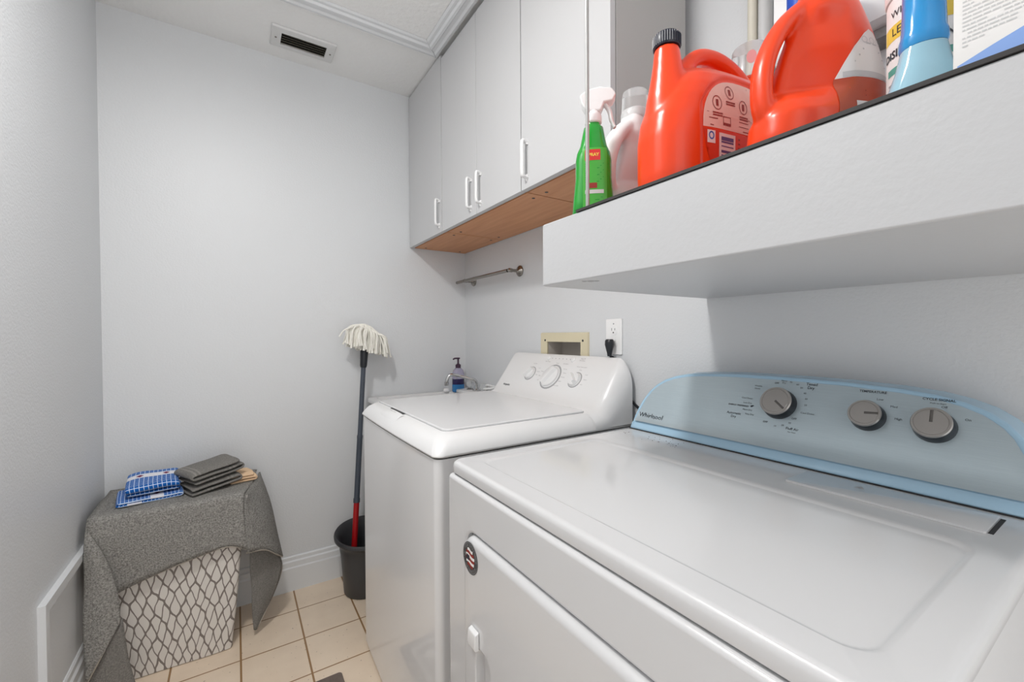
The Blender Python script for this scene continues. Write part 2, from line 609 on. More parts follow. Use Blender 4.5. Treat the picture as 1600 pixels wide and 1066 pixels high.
# ------------------------------------------------------------------ ceiling vent
vt = thing('ceiling_vent', 'white rectangular air vent with dark louvres set in the ceiling', 'vent', (0.262, 2.052, ZC))
b = BM()
X0, X1, Y0, Y1 = 0.137, 0.387, 1.980, 2.123
x0, x1, y0, y1 = 0.175, 0.349, 2.012, 2.092
o_ = [(X0, Y0), (X1, Y0), (X1, Y1), (X0, Y1)]
i_ = [(x0, y0), (x1, y0), (x1, y1), (x0, y1)]
loft(b, [[(p[0], p[1], ZC - 0.001) for p in o_], [(p[0] + (0.004 if p[0] < 0.2 else -0.004), p[1] + (0.004 if p[1] < 2.05 else -0.004), ZC - 0.009) for p in o_],
         [(p[0], p[1], ZC - 0.011) for p in i_], [(p[0], p[1], ZC - 0.001) for p in i_]], False, False)
link('frame', b, M['ventwhite'], vt, sharp=25)
b = BM(); box(b, (x0, y0, ZC - 0.002), (x1, y1, ZC - 0.0008)); link('duct_opening', b, M['ventdark'], vt)
for k in range(5):
    yy_ = y0 + 0.008 + k * 0.016
    b = BM()
    loft(b, [[(xx_, yy_ - 0.004, ZC - 0.010), (xx_, yy_ - 0.0028, ZC - 0.0105), (xx_, yy_ + 0.0055, ZC - 0.0035), (xx_, yy_ + 0.0043, ZC - 0.003)] for xx_ in (x0, x1)])
    link('slat', b, M['slat'], vt)
for xx_ in (0.156, 0.368):
    b = BM(); lathe(b, [(0.004, 0), (0.004, -0.002), (0.001, -0.003)], (xx_, 2.052, ZC - 0.0095), n=12); link('screw', b, M['nickel'], vt)

# ------------------------------------------------------------------ wall cabinets
CB = 1.645


def cabinet(y0, y1, ztop, doors, label, xb=1.110):
    t = thing('wall_cabinet', label, 'cabinet', (0.95, (y0 + y1) / 2, CB), 'white wall cabinets')
    b = BM(); box(b, (0.804, y0, CB + 0.004), (xb, y1, ztop)); link('body', b, M['carcass'], t, bevel=0.001, seg=1)
    b = BM(); box(b, (0.812, y0 + 0.001, CB), (xb - 0.002, y1 - 0.0005, CB + 0.0045)); link('bottom_panel', b, M['wood'], t, label='wood-look underside panel')
    for yy_ in (y0 + 0.035, y1 - 0.035):
        for xx_ in (0.86, 1.06):
            b = BM(); lathe(b, [(0.006, 0), (0.005, -0.0012)], (xx_, yy_, CB), n=10); link('screw', b, M['black'], t)
    for d0, d1, hy in doors:
        b = BM(); box(b, (0.784, d0 + 0.0012, CB), (0.8025, d1 - 0.0012, ztop - 0.003))
        d = link('door', b, M['door'], t, bevel=0.0012, seg=2)
        b = BM()
        zt, zb = 1.792, 1.683
        path = crv([(0.785, hy, zt - 0.006), (0.772, hy, zt), (0.764, hy, zt - 0.006), (0.7635, hy, (zt + zb) / 2), (0.764, hy, zb + 0.004), (0.772, hy, zb - 0.004), (0.785, hy, zb - 0.006)], 5)
        tube(b, path, 0.0072, 10, flat=0.75, side=(0, 1, 0))
        # flared feet on the door
        loft(b, [[(0.7835, hy + u, zb + 0.004 + w) for u, w in ((-0.007, 0), (0.007, 0), (0.0045, -0.014), (0, -0.024), (-0.0045, -0.014))],
                 [(0.777, hy + u * 0.6, zb + 0.003 + w * 0.75) for u, w in ((-0.007, 0), (0.007, 0), (0.0045, -0.014), (0, -0.024), (-0.0045, -0.014))]])
        loft(b, [[(0.7835, hy + u, zt - 0.012 + w) for u, w in ((-0.007, 0), (0.007, 0), (0.006, 0.012), (-0.006, 0.012))],
                 [(0.777, hy + u * 0.7, zt - 0.011 + w * 0.8) for u, w in ((-0.007, 0), (0.007, 0), (0.006, 0.012), (-0.006, 0.012))]])
        link('handle', b, M['plastic'], d)
    return t


cabinet(1.789, 2.208, 2.438, [(1.789, 2.208, 1.812)], 'white single-door wall cabinet in the corner against the back wall')
cabinet(1.155, 1.786, 2.418, [(1.459, 1.786, 1.502), (1.155, 1.459, 1.424)], 'white double-door wall cabinet in the middle of the row of wall cabinets')
cabinet(0.758, 1.152, 2.418, [(0.758, 1.152, 1.118)], 'white single-door wall cabinet behind the thin metal rod and green spray bottle', 1.082)

# ------------------------------------------------------------------ boxed shelf above the dryer
sh = thing('wall_shelf', 'thick white plastered shelf jutting from the wall above the dryer', 'shelf', (0.818, 0.06, 1.277))
b = BM()
n_ = 6
c_ = [(0.524 + 0.016 * (1 - sin(radians(90.0 * k / n_))), 0.704 - 0.016 * (1 - cos(radians(90.0 * k / n_)))) for k in range(n_ + 1)]
profile_z(b, [(1.111, -0.6), (0.524, -0.6)] + [(0.524, 0.704 - 0.016)] + [(0.524 + 0.016 * (1 - cos(radians(15 * k))), 0.704 - 0.016 + 0.016 * sin(radians(15 * k))) for k in range(1, 6)] + [(0.540, 0.704), (1.111, 0.712)], 1.277, 1.4005)
link('plaster_box', b, M['shelfpaint'], sh, bevel=0.003, seg=2)
b = BM(); box(b, (0.5225, -0.6, 1.4007), (1.110, 0.592, SH)); link('shelf_board', b, M['liner'], sh, label='thin dark board on top')
b = BM()
for (dx, dy, r) in ((0.03, 0.585, 0.010), (0.036, 0.577, 0.006), (0.02, 0.592, 0.006)):
    lathe(b, [(r, 0), (r * 0.6, -0.0012), (0.0008, -0.0016)], (0.524 + dx, dy, 1.277), n=9)
link('paint_chip', b, M['greyink'], sh, label='small grey chipped patch on the underside')

# ------------------------------------------------------------------ towel bar
tb = thing('towel_bar', 'brushed nickel towel bar on the wall under the cabinets', 'towel bar', (1.10, 1.86, 1.475))
b = BM(); tube(b, [(1.052, 2.195, 1.474), (1.052, 1.66, 1.474)], 0.0083, 14); link('bar', b, M['nickel'], tb)
for yy_ in (2.10, 1.645):
    b = BM()
    lathe(b, [(0.025, 0), (0.026, 0.004), (0.022, 0.009), (0.012, 0.013), (0.0075, 0.02), (0.007, 0.040), (0.0095, 0.048), (0.0095, 0.062), (0.006, 0.068), (0.0005, 0.069)], (1.1115, yy_, 1.474), axis=(-1, 0, 0))
    link('mount', b, M['nickel'], tb)

# ------------------------------------------------------------------ laundry supply box in the wall
lb = thing('laundry_outlet_box', 'almond plastic recessed supply box in wall behind the washer', 'outlet box', (1.112, 1.33, 0.965))
b = BM()
o_ = [(1.185, 0.950), (1.481, 0.950), (1.481, 1.187), (1.185, 1.187)]
i_ = [(HY0 + 0.002, HZ0 + 0.002), (HY1 - 0.002, HZ0 + 0.002), (HY1 - 0.002, HZ1 - 0.002), (HY0 + 0.002, HZ1 - 0.002)]
loft(b, [[(1.1115, y, z) for y, z in o_], [(1.104, y + (0.003 if y < 1.3 else -0.003), z + (0.003 if z < 1.1 else -0.003)) for y, z in o_],
         [(1.104, y, z) for y, z in i_], [(1.1115, y, z) for y, z in i_]], False, False)
link('frame', b, M['beige'], lb, sharp=25)
b = BM()
loft(b, [[(1.110, y, z) for y, z in i_], [(1.185, y, z) for y, z in i_]], False, True)
link('recess', b, M['boxin'], lb, smooth=False)
for yy_ in (1.213, 1.447):
    b = BM(); lathe(b, [(0.0045, 0), (0.004, 0.0015)], (1.104, yy_, 1.155), axis=(-1, 0, 0), n=12); link('screw', b, M['black'], lb)

# ------------------------------------------------------------------ electrical outlet, plug
oc = thing('wall_outlet', 'white duplex wall outlet behind the washer console', 'outlet', (1.112, 1.058, 1.17))
to_w = lambda u, v, d: (1.1115 - d, 1.058 - u, 1.170 + v)
b = BM(); prism(b, rrect(0.074, 0.124, 0.004), to_w, 0, 0.0055); link('cover_plate', b, M['plate'], oc, bevel=0.002, seg=2)
for v0 in (0.0215, -0.0215):
    b = BM(); prism(b, rrect(0.033, 0.030, 0.010), to_w, 0.005, 0.0068); so = link('socket', b, M['plate'], oc, sharp=30)
    b = BM()
    b2 = [rect(-0.0085, 0.000, -0.0065, 0.009), rect(0.0062, 0.001, 0.0082, 0.008), circ(0, -0.007, 0.0028, 12)]
    b.free()
    b = BM()
    for q in b2: flat(b, [(u, v + v0) for u, v in q], to_w, 0.0070)
    link('slot', b, M['black'], so)
for so in [o for o in oc.children if o.name.startswith('socket')][:2]:
    pass
oc_s = [o for o in oc.children if o.name.startswith('socket')]
for o, v0 in zip(oc_s, (0.0215, -0.0215)):
    for vtx in o.data.vertices: vtx.co.z += v0
b = BM(); lathe(b, [(0.003, 0), (0.002, 0.001)], to_w(0, 0.045, 0.0055), axis=(-1, 0, 0), n=10); link('screw', b, M['greyink'], oc)
pc = thing('power_cord', 'black power plug and cord in the wall outlet above the washer', 'power cord', (1.10, 1.058, 1.148))
b = BM()
rings = []
for h, w, d in ((0.013, 0.013, 0.010), (0.008, 0.016, 0.014), (-0.006, 0.017, 0.015), (-0.02, 0.013, 0.012), (-0.034, 0.009, 0.009), (-0.046, 0.007, 0.007)):
    rings.append([(1.086 + q[1], 1.058 + q[0], 1.1485 + h) for q in [(w * cos(2 * pi * k / 16), d * sin(2 * pi * k / 16)) for k in range(16)]])
loft(b, rings); link('plug', b, M['black'], pc)
b = BM()
tube(b, crv([(1.086, 1.058, 1.106), (1.097, 1.058, 1.099), (1.1055, 1.056, 1.088), (1.1065, 1.04, 1.0), (1.107, 0.97, 0.95), (1.107, 0.93, 0.90), (1.107, 0.93, 0.7)]), 0.0045, 8); link('cord', b, M['black'], pc)

# ------------------------------------------------------------------ utility sink
us = thing('utility_sink', 'white utility sink in the corner between washer and back wall', 'sink', (0.82, 1.95, 0))
SX0, SX1, SY0, SY1, SZ = 0.548, 1.095, 1.735, 2.196, 0.868


def rr3(x0, x1, y0, y1, r, z):
    return [((x0 + x1) / 2 + u, (y0 + y1) / 2 + v, z) for u, v in rrect(x1 - x0, y1 - y0, r)]


b = BM()
loft(b, [rr3(SX0 + 0.05, SX1 - 0.05, SY0 + 0.04, SY1 - 0.04, 0.04, 0.50), rr3(SX0 + 0.02, SX1 - 0.02, SY0 + 0.02, SY1 - 0.02, 0.03, 0.83), rr3(SX0 + 0.018, SX1 - 0.018, SY0 + 0.018, SY1 - 0.018, 0.03, 0.848),
         rr3(SX0, SX1, SY0, SY1, 0.03, 0.848), rr3(SX0, SX1, SY0, SY1, 0.03, 0.864), rr3(SX0 + 0.004, SX1 - 0.004, SY0 + 0.004, SY1 - 0.004, 0.03, SZ),
         rr3(SX0 + 0.035, SX1 - 0.11, SY0 + 0.03, SY1 - 0.03, 0.03, SZ), rr3(SX0 + 0.04, SX1 - 0.115, SY0 + 0.035, SY1 - 0.035, 0.03, SZ - 0.01),
         rr3(SX0 + 0.07, SX1 - 0.14, SY0 + 0.06, SY1 - 0.06, 0.05, 0.53)])
link('basin', b, M['sink'], us, sharp=50)
b = BM(); prism(b, rrect(0.09, 0.36, 0.02), lambda u, v, d: (1.045 + u, 1.955 + v, d), SZ - 0.001, SZ + 0.018); link('faucet_deck', b, M['sink'], us, bevel=0.006)
for xx_ in (0.66, 1.05):
    for yy_ in (1.80, 2.14):
        b = BM(); tube(b, [(xx_, yy_, 0.52), (xx_, yy_, 0.0)], 0.015, 12); link('leg', b, M['sink'], us)
b = BM()
fz = SZ + 0.018
lathe(b, [(0.022, 0), (0.022, 0.006), (0.012, 0.012), (0.011, 0.03)], (1.055, 1.975, fz))
tube(b, crv([(1.055, 1.975, fz + 0.02), (1.055, 1.975, fz + 0.042), (1.045, 1.978, fz + 0.058), (1.02, 1.984, fz + 0.066), (0.975, 2.003, fz + 0.080), (0.940, 2.010, fz + 0.088), (0.920, 2.014, fz + 0.086), (0.908, 2.017, fz + 0.068), (0.904, 2.018, fz + 0.050)]), [0.0085] * 48 + [0.0085], 12)
fa = link('faucet', b, M['chrome'], us)
b = BM(); lathe(b, [(0.0105, 0), (0.0115, 0.002), (0.0115, 0.018), (0.009, 0.02)], (0.904, 2.018, fz + 0.034), n=16); link('aerator', b, M['chrome'], fa)
for yy_ in (2.05, 1.90):
    b = BM()
    lathe(b, [(0.018, 0), (0.017, 0.005), (0.009, 0.008), (0.009, 0.016), (0.017, 0.020), (0.021, 0.028), (0.020, 0.040), (0.012, 0.046)], (1.055, yy_, fz), n=12)
    link('faucet_knob', b, M['clear'], fa, label='clear faceted faucet knob')

# soap pump
sp = thing('soap_dispenser', 'plum-topped pump soap bottle with blue liquid beside the faucet', 'soap bottle', (1.022, 2.125, SZ))
cx_, cy_ = 1.022, 2.125
b = BM(); loft(b, [sell(cx_, cy_, rx, ry, SZ + z, 24, 2.3) for z, rx, ry in ((0.0, 0.030, 0.022), (0.004, 0.034, 0.026), (0.04, 0.034, 0.026), (0.042, 0.034, 0.026))]); link('liquid', b, M['soapblue'], sp, label='blue liquid at the bottom')
b = BM(); loft(b, [sell(cx_, cy_, rx, ry, SZ + z, 24, 2.3) for z, rx, ry in ((0.0425, 0.034, 0.026), (0.072, 0.0335, 0.0255))]); link('label_band', b, M['soapdark'], sp, label='dark purple lower half')
b = BM(); loft(b, [sell(cx_, cy_, rx, ry, SZ + z, 24, 2.3) for z, rx, ry in ((0.0725, 0.0335, 0.0255), (0.10, 0.033, 0.025), (0.118, 0.028, 0.022), (0.128, 0.018, 0.016), (0.134, 0.012, 0.012))]); link('bottle_shoulder', b, M['soapclear'], sp)
b = BM(); lathe(b, [(0.013, 0.130), (0.015, 0.132), (0.015, 0.148), (0.008, 0.153), (0.0055, 0.156), (0.005, 0.178), (0.009, 0.180), (0.011, 0.184), (0.009, 0.188)], (cx_, cy_, SZ))
tube(b, [(cx_, cy_, SZ + 0.184), (cx_ - 0.028, cy_ - 0.012, SZ + 0.184), (cx_ - 0.036, cy_ - 0.016, SZ + 0.180)], 0.0045, 8)
link('pump', b, M['plum'], sp)
b = BM(); flat(b, rect(-0.012, 0.074, 0.014, 0.090), lambda u, v, d: (cx_ - 0.0265 + u * -0.5, cy_ - 0.026 + u * 0.55 * -1 - 0.001, SZ + v), 0); link('decal', b, M['paper'], sp)

# bar of soap-like white sponge by the bottle, white hose
b = BM(); loft(b, [sell(0.965, 2.155, rx, ry, SZ + 0.001 + z, 20, 2.6) for z, rx, ry in ((0, 0.014, 0.011), (0.005, 0.017, 0.013), (0.012, 0.017, 0.013), (0.018, 0.012, 0.009))])
o = link('soap_bar', b, M['white_hdpe'], loc=(0.965, 2.155, SZ)); tag(o, 'small white soap bar on the sink rim left of the pump bottle', 'soap')
b = BM()
pts = []
for k in range(70):
    a = k / 69 * 5.2 * pi
    r = 0.040 + 0.008 * sin(k * 0.37)
    pts.append((1.052 + r * 0.62 * cos(a), 1.818 + r * 1.05 * sin(a), SZ + 0.026 + 0.0125 * k / 69 * 3 + 0.003 * sin(a * 1.3)))
tube(b, pts, 0.005, 8)
o = link('coiled_cord', b, M['plastic'], loc=(1.05, 1.818, SZ)); tag(o, 'coil of thin white cord lying by the faucet behind the washer', 'cord')

# ------------------------------------------------------------------ washer
WY0, WY1 = 0.963, 1.690
wa = thing('washing_machine', 'white top-load washing machine with three white knobs, beside the dryer', 'washing machine', (0.74, 1.327, 0))


def wring_f(ins, z, r, bow=0.006, n=10, x0=0.400, x1=1.094):
    """ring with subdivided front so that it bows"""
    y0, y1 = WY0 + ins, WY1 - ins
    fx = x0 + ins
    pts = []
    for k in range(7):
        a = radians(90 + 15 * k)
        pts.append((fx + r + r * cos(a), y1 - r + r * sin(a)))
    for k in range(1, n):
        pts.append((fx, y1 - r + (y0 + r - y1 + r) * k / n))
    for k in range(7):
        a = radians(180 + 15 * k)
        pts.append((fx + r + r * cos(a), y0 + r + r * sin(a)))
    pts += [(x1, y0), (x1, y1)]
    out = []
    for x, y in pts:
        if x < 0.6:
            x -= bow * max(0.0, 1 - ((y - 1.327) / 0.36) ** 2)
        out.append((x, y, z))
    return out


b = BM(); loft(b, [wring_f(0.006, 0.012, 0.020), wring_f(0.006, 0.8725, 0.020)]); link('cabinet', b, M['enamel'], wa, sharp=50, wn=True)
b = BM(); loft(b, [wring_f(0.010, 0.871, 0.020), wring_f(0.010, 0.8775, 0.020)]); link('seam', b, M['gap'], wa, sharp=50)
b = BM()
loft(b, [wring_f(0.004, 0.8765, 0.024), wring_f(0.0, 0.880, 0.026), wring_f(0.0, 0.884, 0.026), wring_f(0.006, 0.897, 0.032, 0.005), wring_f(0.018, 0.9125, 0.036, 0.004), wring_f(0.034, 0.9225, 0.036, 0.003), wring_f(0.052, 0.9275, 0.030, 0.002), wring_f(0.062, 0.9275, 0.028, 0.001)], True, True)
link('top_frame', b, M['plastic'], wa, sharp=50, wn=True)
# lid with a scooped finger notch along its front edge
LX0, LX1, LY0, LY1 = 0.452, 0.945, 1.022, 1.635
b = BM()
ol = [((LX0 + LX1) / 2 + u, (LY0 + LY1) / 2 + v) for u, v in rrect(LX1 - LX0, LY1 - LY0, 0.022)]
loft(b, [[(x, y, 0.9272) for x, y in ol], [(x, y, 0.9315) for x, y in ol], [((x - 0.7) * 0.992 + 0.7, (y - 1.33) * 0.992 + 1.33, 0.9335) for x, y in ol]], False, True)
lid = link('lid', b, M['enamel'], wa, sharp=50, wn=True)
b = BM()
ol2 = [((LX0 + LX1) / 2 + u, (LY0 + LY1) / 2 + v) for u, v in rrect(LX1 - LX0 + 0.004, LY1 - LY0 + 0.004, 0.024)]
loft(b, [[(x, y, 0.9272) for x, y in ol2], [(x, y, 0.9282) for x, y in ol2]]); link('lid_gap', b, M['greyink'], wa)
b = BM()
sc = [(0.453, 1.395 - 0.075), (0.445, 1.395 - 0.066), (0.437, 1.395 - 0.045), (0.433, 1.395 - 0.02), (0.433, 1.395 + 0.02), (0.437, 1.395 + 0.045), (0.445, 1.395 + 0.066), (0.453, 1.395 + 0.075)]
flat(b, sc, lambda u, v, d: (u, v, 0.9285 + d), 0.0)
link('finger_notch', b, M['gap'], lid, label='dark finger notch at the front edge of the lid')
b = BM()
loft(b, [[(0.400 + 0.006 + dx, y, z + dz) for dx, dz in ((0.001, 0.0), (0.009, 0.018), (0.024, 0.028), (0.034, 0.031))] for y, z, in ((1.31, 0.8955), (1.335, 0.8985), (1.395, 0.8995), (1.455, 0.8985), (1.48, 0.8955))], False, False, False)
link('grip_pad', b, M['plastic'], lid)
# console
P0 = [(.930, .9275), (.945, .930), (.968, .937), (1.000, .983), (1.040, 1.040), (1.075, 1.0885), (1.084, 1.0965), (1.092, 1.0985), (1.094, 1.094), (1.094, .880)]
P1 = [(.930, .884), (.955, .886), (.995, .893), (1.030, .915), (1.055, .942), (1.075, .971), (1.084, .983), (1.091, .992), (1.094, .998), (1.094, .880)]
b = BM()
rings = []
ysec = []
for k in range(10):
    a = k / 9 * pi / 2
    ysec.append((WY0 + 0.058 * (1 - cos(a)), 1 - sin(a)))
full = ysec + [(WY0 + WY1 - y, w) for y, w in reversed(ysec)]
for y, w in full:
    rings.append([(p0[0] * (1 - w) + p1[0] * w, y, p0[1] * (1 - w) + p1[1] * w) for p0, p1 in zip(P0, P1)])
loft(b, rings)
wc = link('console', b, M['plastic'], wa, sharp=60)
WO = Vector((.968, 1.328, .937))
Wt = Vector((.107, 0, .1515)).normalized()
Wa = Vector((0, -1, 0))
Wn = Wa.cross(Wt)
wf = lambda u, v, d: WO + Wa * u + Wt * v + Wn * d


def wknob(u, v, r, ang, name='knob', grip=True):
    b = BM()
    lathe(b, [(r * 1.10, 0.0), (r * 1.10, 0.002), (r, 0.003), (r * 0.97, 0.010), (r * 0.9, 0.012), (0.0005, 0.012)], wf(u, v, 0.0), axis=Wn, n=28)
    k = link(name, b, M['plastic'], wc, sharp=40)
    b = BM(); lathe(b, [(r * 1.22, 0.0), (r * 1.22, 0.0012), (r * 1.12, 0.0022)], wf(u, v, 0.0), axis=Wn, n=28); link('knob_shade_ring', b, M['knobshade'], wc, sharp=40)  # grey ring added round the knob, its colour standing in for shading
    b = BM()
    ca, sa = cos(ang), sin(ang)
    for wdt, hh in ((r * 0.30, 0.024),):
        pts = [(-r * 0.92, -wdt), (r * 0.92, -wdt), (r * 0.92, wdt), (-r * 0.92, wdt)]
        pts2 = [(-r * 0.86, -wdt * 0.5), (r * 0.86, -wdt * 0.5), (r * 0.86, wdt * 0.5), (-r * 0.86, wdt * 0.5)]
        loft(b, [[wf(u + p * ca - q * sa, v + p * sa + q * ca, 0.011) for p, q in pts], [wf(u + p * ca - q * sa, v + p * sa + q * ca, hh) for p, q in pts2]])
    link('knob_grip', b, M['plastic'], wc, bevel=0.001, seg=2)


wknob(-0.119, 0.100, 0.0265, radians(52))
wknob(0.020, 0.096, 0.045, radians(62))
wknob(0.162, 0.095, 0.0265, radians(-40))
for u in (-0.050, 0.099):
    b = BM(); lathe(b, [(0.0105, 0), (0.0105, 0.003), (0.008, 0.005), (0.0005, 0.005)], wf(u, 0.179, 0), axis=Wn, n=20); link('button', b, M['plastic'], wc)
b = BM()
text(b, 'Hotpoint', 0.0135, wf, -0.243, 0.033, mi=0, depth=0.0006, bold=0.0003)
link('logo', b, M['ink'], wc, smooth=False)
for k in range(6):
    b = BM(); flat(b, circ(-0.028 + 0.022 * k, 0.179, 0.0022, 10), wf, 0.0006); link('indicator_light', b, M['greyink'], wc, smooth=False)
b = BM()
for (u, v, s) in ((-0.119, 0.148, 'Load Size'), (-0.075, 0.128, 'Small'), (-0.072, 0.112, 'Medium'), (-0.074, 0.098, 'Large'), (-0.045, 0.163, 'Start / Pause'), (0.02, 0.158, 'Cycles'), (0.07, 0.158, 'Lid Locked'),
                  (0.082, 0.135, 'Normal'), (0.09, 0.118, 'Casual'), (0.09, 0.10, 'Delicate'), (0.085, 0.082, 'Speed'), (0.075, 0.062, 'Rinse & Spin'), (-0.045, 0.115, 'Heavy'), (-0.05, 0.095, 'Bulky'), (-0.047, 0.075, 'Off'),
                  (0.165, 0.150, 'Water Temperature'), (0.165, 0.137, 'Cold'), (0.207, 0.12, 'Cool'), (0.212, 0.1, 'Warm'), (0.205, 0.08, 'Hot'), (0.15, 0.185, 'Deep Fill'), (0.15, 0.177, 'Extra Rinse')):
    text(b, s, 0.0066, wf, u, v, depth=0.0006)
link('lettering', b, M['greyink'], wc, smooth=False)

# ------------------------------------------------------------------ dryer
DY0, DY1 = 0.086, 0.832
dr = thing('clothes_dryer', 'white front-load dryer with pale blue control console, under the thick white shelf', 'dryer', (0.72, 0.459, 0))
b = BM(); box(b, (0.386, DY0 + 0.006, 0.012), (1.055, DY1 - 0.006, 0.884)); link('body', b, M['dryerwhite'], dr, bevel=0.004, seg=2)
YC = (DY0 + DY1) / 2
# front panel with a rounded opening for the door
DD = (0.150, 0.745, 0.235, 0.797)   # y0 y1 z0 z1 of the door


def rr_yz(y0, y1, z0, z1, r, x):
    return [(x, (y0 + y1) / 2 + u, (z0 + z1) / 2 + v) for u, v in rrect(y1 - y0, z1 - z0, r)]


b = BM()
g_ = 0.0045
loft(b, [rr_yz(DY0 + 0.002, DY1 - 0.002, 0.02, 0.887, 0.006, 0.388), rr_yz(DY0 + 0.002, DY1 - 0.002, 0.02, 0.887, 0.006, 0.3815), rr_yz(DY0 + 0.003, DY1 - 0.003, 0.021, 0.8855, 0.006, 0.3775),
         rr_yz(DY0 + 0.0055, DY1 - 0.0055, 0.0235, 0.883, 0.006, 0.3745), rr_yz(DY0 + 0.009, DY1 - 0.009, 0.027, 0.879, 0.006, 0.3735),
         rr_yz(DD[0] - g_ - 0.006, DD[1] + g_ + 0.006, DD[2] - g_ - 0.006, DD[3] + g_ + 0.006, 0.042, 0.3735), rr_yz(DD[0] - g_, DD[1] + g_, DD[2] - g_, DD[3] + g_, 0.036, 0.3765), rr_yz(DD[0] - g_, DD[1] + g_, DD[2] - g_, DD[3] + g_, 0.036, 0.3855)], True, False)
link('front_panel', b, M['dryerwhite'], dr, sharp=50, wn=True)
b = BM()
hy0, hy1, hz0, hz1 = 0.640, 0.694, 0.36, 0.606
loft(b, [rr_yz(DD[0], DD[1], DD[2], DD[3], 0.034, 0.385), rr_yz(DD[0], DD[1], DD[2], DD[3], 0.034, 0.376), rr_yz(DD[0] + 0.0012, DD[1] - 0.0012, DD[2] + 0.0012, DD[3] - 0.0012, 0.034, 0.3715), rr_yz(DD[0] + 0.005, DD[1] - 0.005, DD[2] + 0.005, DD[3] - 0.005, 0.032, 0.367),
         rr_yz(DD[0] + 0.012, DD[1] - 0.012, DD[2] + 0.012, DD[3] - 0.012, 0.028, 0.3645), rr_yz(hy0 - 0.003, hy1 + 0.003, hz0 - 0.003, hz1 + 0.003, 0.024, 0.3645), rr_yz(hy0, hy1, hz0, hz1, 0.022, 0.3665), rr_yz(hy0 + 0.004, hy1 - 0.001, hz0, hz1 - 0.006, 0.02, 0.3835)], False, True)
do = link('door', b, M['dryerwhite'], dr, sharp=50, wn=True)
b = BM()
loft(b, [[(x, hy1 + 0.018, z) for x, z in pz] if False else [(x, yq, z) for x, z in pz] for yq, pz in
         ((hy1 + 0.013, [(0.3642, 0.604), (0.356, 0.604), (0.354, 0.612), (0.356, 0.634), (0.3642, 0.638)]),
          (hy1 - 0.016, [(0.3642, 0.604), (0.356, 0.604), (0.354, 0.612), (0.356, 0.634), (0.3642, 0.638)]))])
link('door_handle', b, M['plastic'], do, bevel=0.002, seg=2)
# round badge sticker
by, bz, br = 0.711, 0.760, 0.0295
bd = lambda u, v, d: (0.3643 - d, by - u, bz + v)
b = BM(); flat(b, circ(0, 0, br, 40), bd, 0.0003); bg = link('badge', b, mat('badge_charcoal', rgb(60, 60, 62), 0.4), do, label='round charcoal sticker with a small flag')
b = BM()
ring2(b, 0, 0, br * 0.94, 0.0007, bd, 0.0005)
n_l = 'MADE IN AMERICA  '
for k, ch in enumerate('DESIGNED  ASSEMBLED  IN  USA '):
    a = radians(90 - k * 360 / 29)
    if ch == ' ': continue
    cu_, su_ = br * 0.78 * cos(a), br * 0.78 * sin(a)
    rot = a - pi / 2
    text(b, ch, 0.0062, (lambda u, v, d, c=cu_, s=su_, r=rot: bd(c + u * cos(r) - v * sin(r), s + u * sin(r) + v * cos(r), d)), 0, 0, depth=0.0005)
link('badge_lettering', b, M['greyink'], do, smooth=False)
b = BM()
for k, (m0, col) in enumerate(((0, 0), (1, 1), (2, 0), (3, 1), (4, 0), (5, 1))):
    v1 = 0.0165 - k * 0.0055
    hw = math.sqrt(max(0.0, 0.0172 ** 2 - (v1 - 0.0027) ** 2))
    seg_ = [(-hw + 2 * hw * j / 8, v1 + 0.0016 * sin(j / 8 * 2 * pi)) for j in range(9)]
    flat(b, seg_ + [(u, v - 0.0054) for u, v in reversed(seg_)], bd, 0.0006, col)
flat(b, rect(-0.015, -0.006, -0.002, 0.004), bd, 0.0007, 2)
link('badge_flag', b, [M['paper'], M['maroon'], M['navy']], do, smooth=False, label='striped flag in the middle of the sticker')
# lid
b = BM()


def lring(ins, z, r=0.022):
    return rr3(0.3795 + ins, 1.056, DY0 + ins, DY1 - ins, r, z)


RX0, RX1, RY0, RY1 = 0.432, 0.760, 0.132, 0.786
loft(b, [lring(0.003, 0.889), lring(0.0, 0.892), lring(0.0, 0.905), lring(0.0012, 0.9105), lring(0.0045, 0.914), lring(0.010, 0.9155),
         rr3(RX0 - 0.008, RX1 + 0.008, RY0 - 0.008, RY1 + 0.008, 0.03, 0.9155), rr3(RX0, RX1, RY0, RY1, 0.026, 0.9112), rr3(RX0 + 0.004, RX1 - 0.004, RY0 + 0.004, RY1 - 0.004, 0.024, 0.9108), rr3(RX0 + 0.1, RX1 - 0.1, RY0 + 0.1, RY1 - 0.1, 0.02, 0.9108)])
dl = link('top_panel', b, M['dryerwhite'], dr, sharp=60, wn=True)
b = BM()
loft(b, [rr3(0.815, 0.905, 0.129, 0.372, 0.004, 0.9157), rr3(0.815, 0.905, 0.129, 0.372, 0.004, 0.9182), rr3(0.8165, 0.9035, 0.1305, 0.3705, 0.004, 0.9190)])
lf = link('lint_door', b, M['dryerwhite'], dr, sharp=40)
b = BM(); box(b, (0.822, 0.1235, 0.9150), (0.90, 0.1285, 0.9160)); link('lint_door_gap', b, M['gap'], lf)
b = BM(); flat(b, [(0.870, 0.290), (0.884, 0.282), (0.870, 0.274)], lambda u, v, d: (u, v, 0.9192), 0); link('arrow_mark', b, M['greyink'], lf, smooth=False)
# console
DO = Vector((.924, .457, .9165))
Dt = Vector((.447, 0, .894)).normalized()
Da = Vector((0, -1, 0))
Dn = Da.cross(Dt)
df = lambda u, v, d: DO + Da * u + Dt * v + Dn * d
half = [(0.365, 0.0), (0.3655, 0.02), (0.3645, 0.038), (0.361, 0.062), (0.354, 0.088), (0.342, 0.115), (0.325, 0.137), (0.303, 0.1545), (0.275, 0.167), (0.240, 0.1765), (0.19, 0.1825), (0.11, 0.187), (0.0, 0.1885)]
outl = half + [(-u, v) for u, v in reversed(half[:-1])]


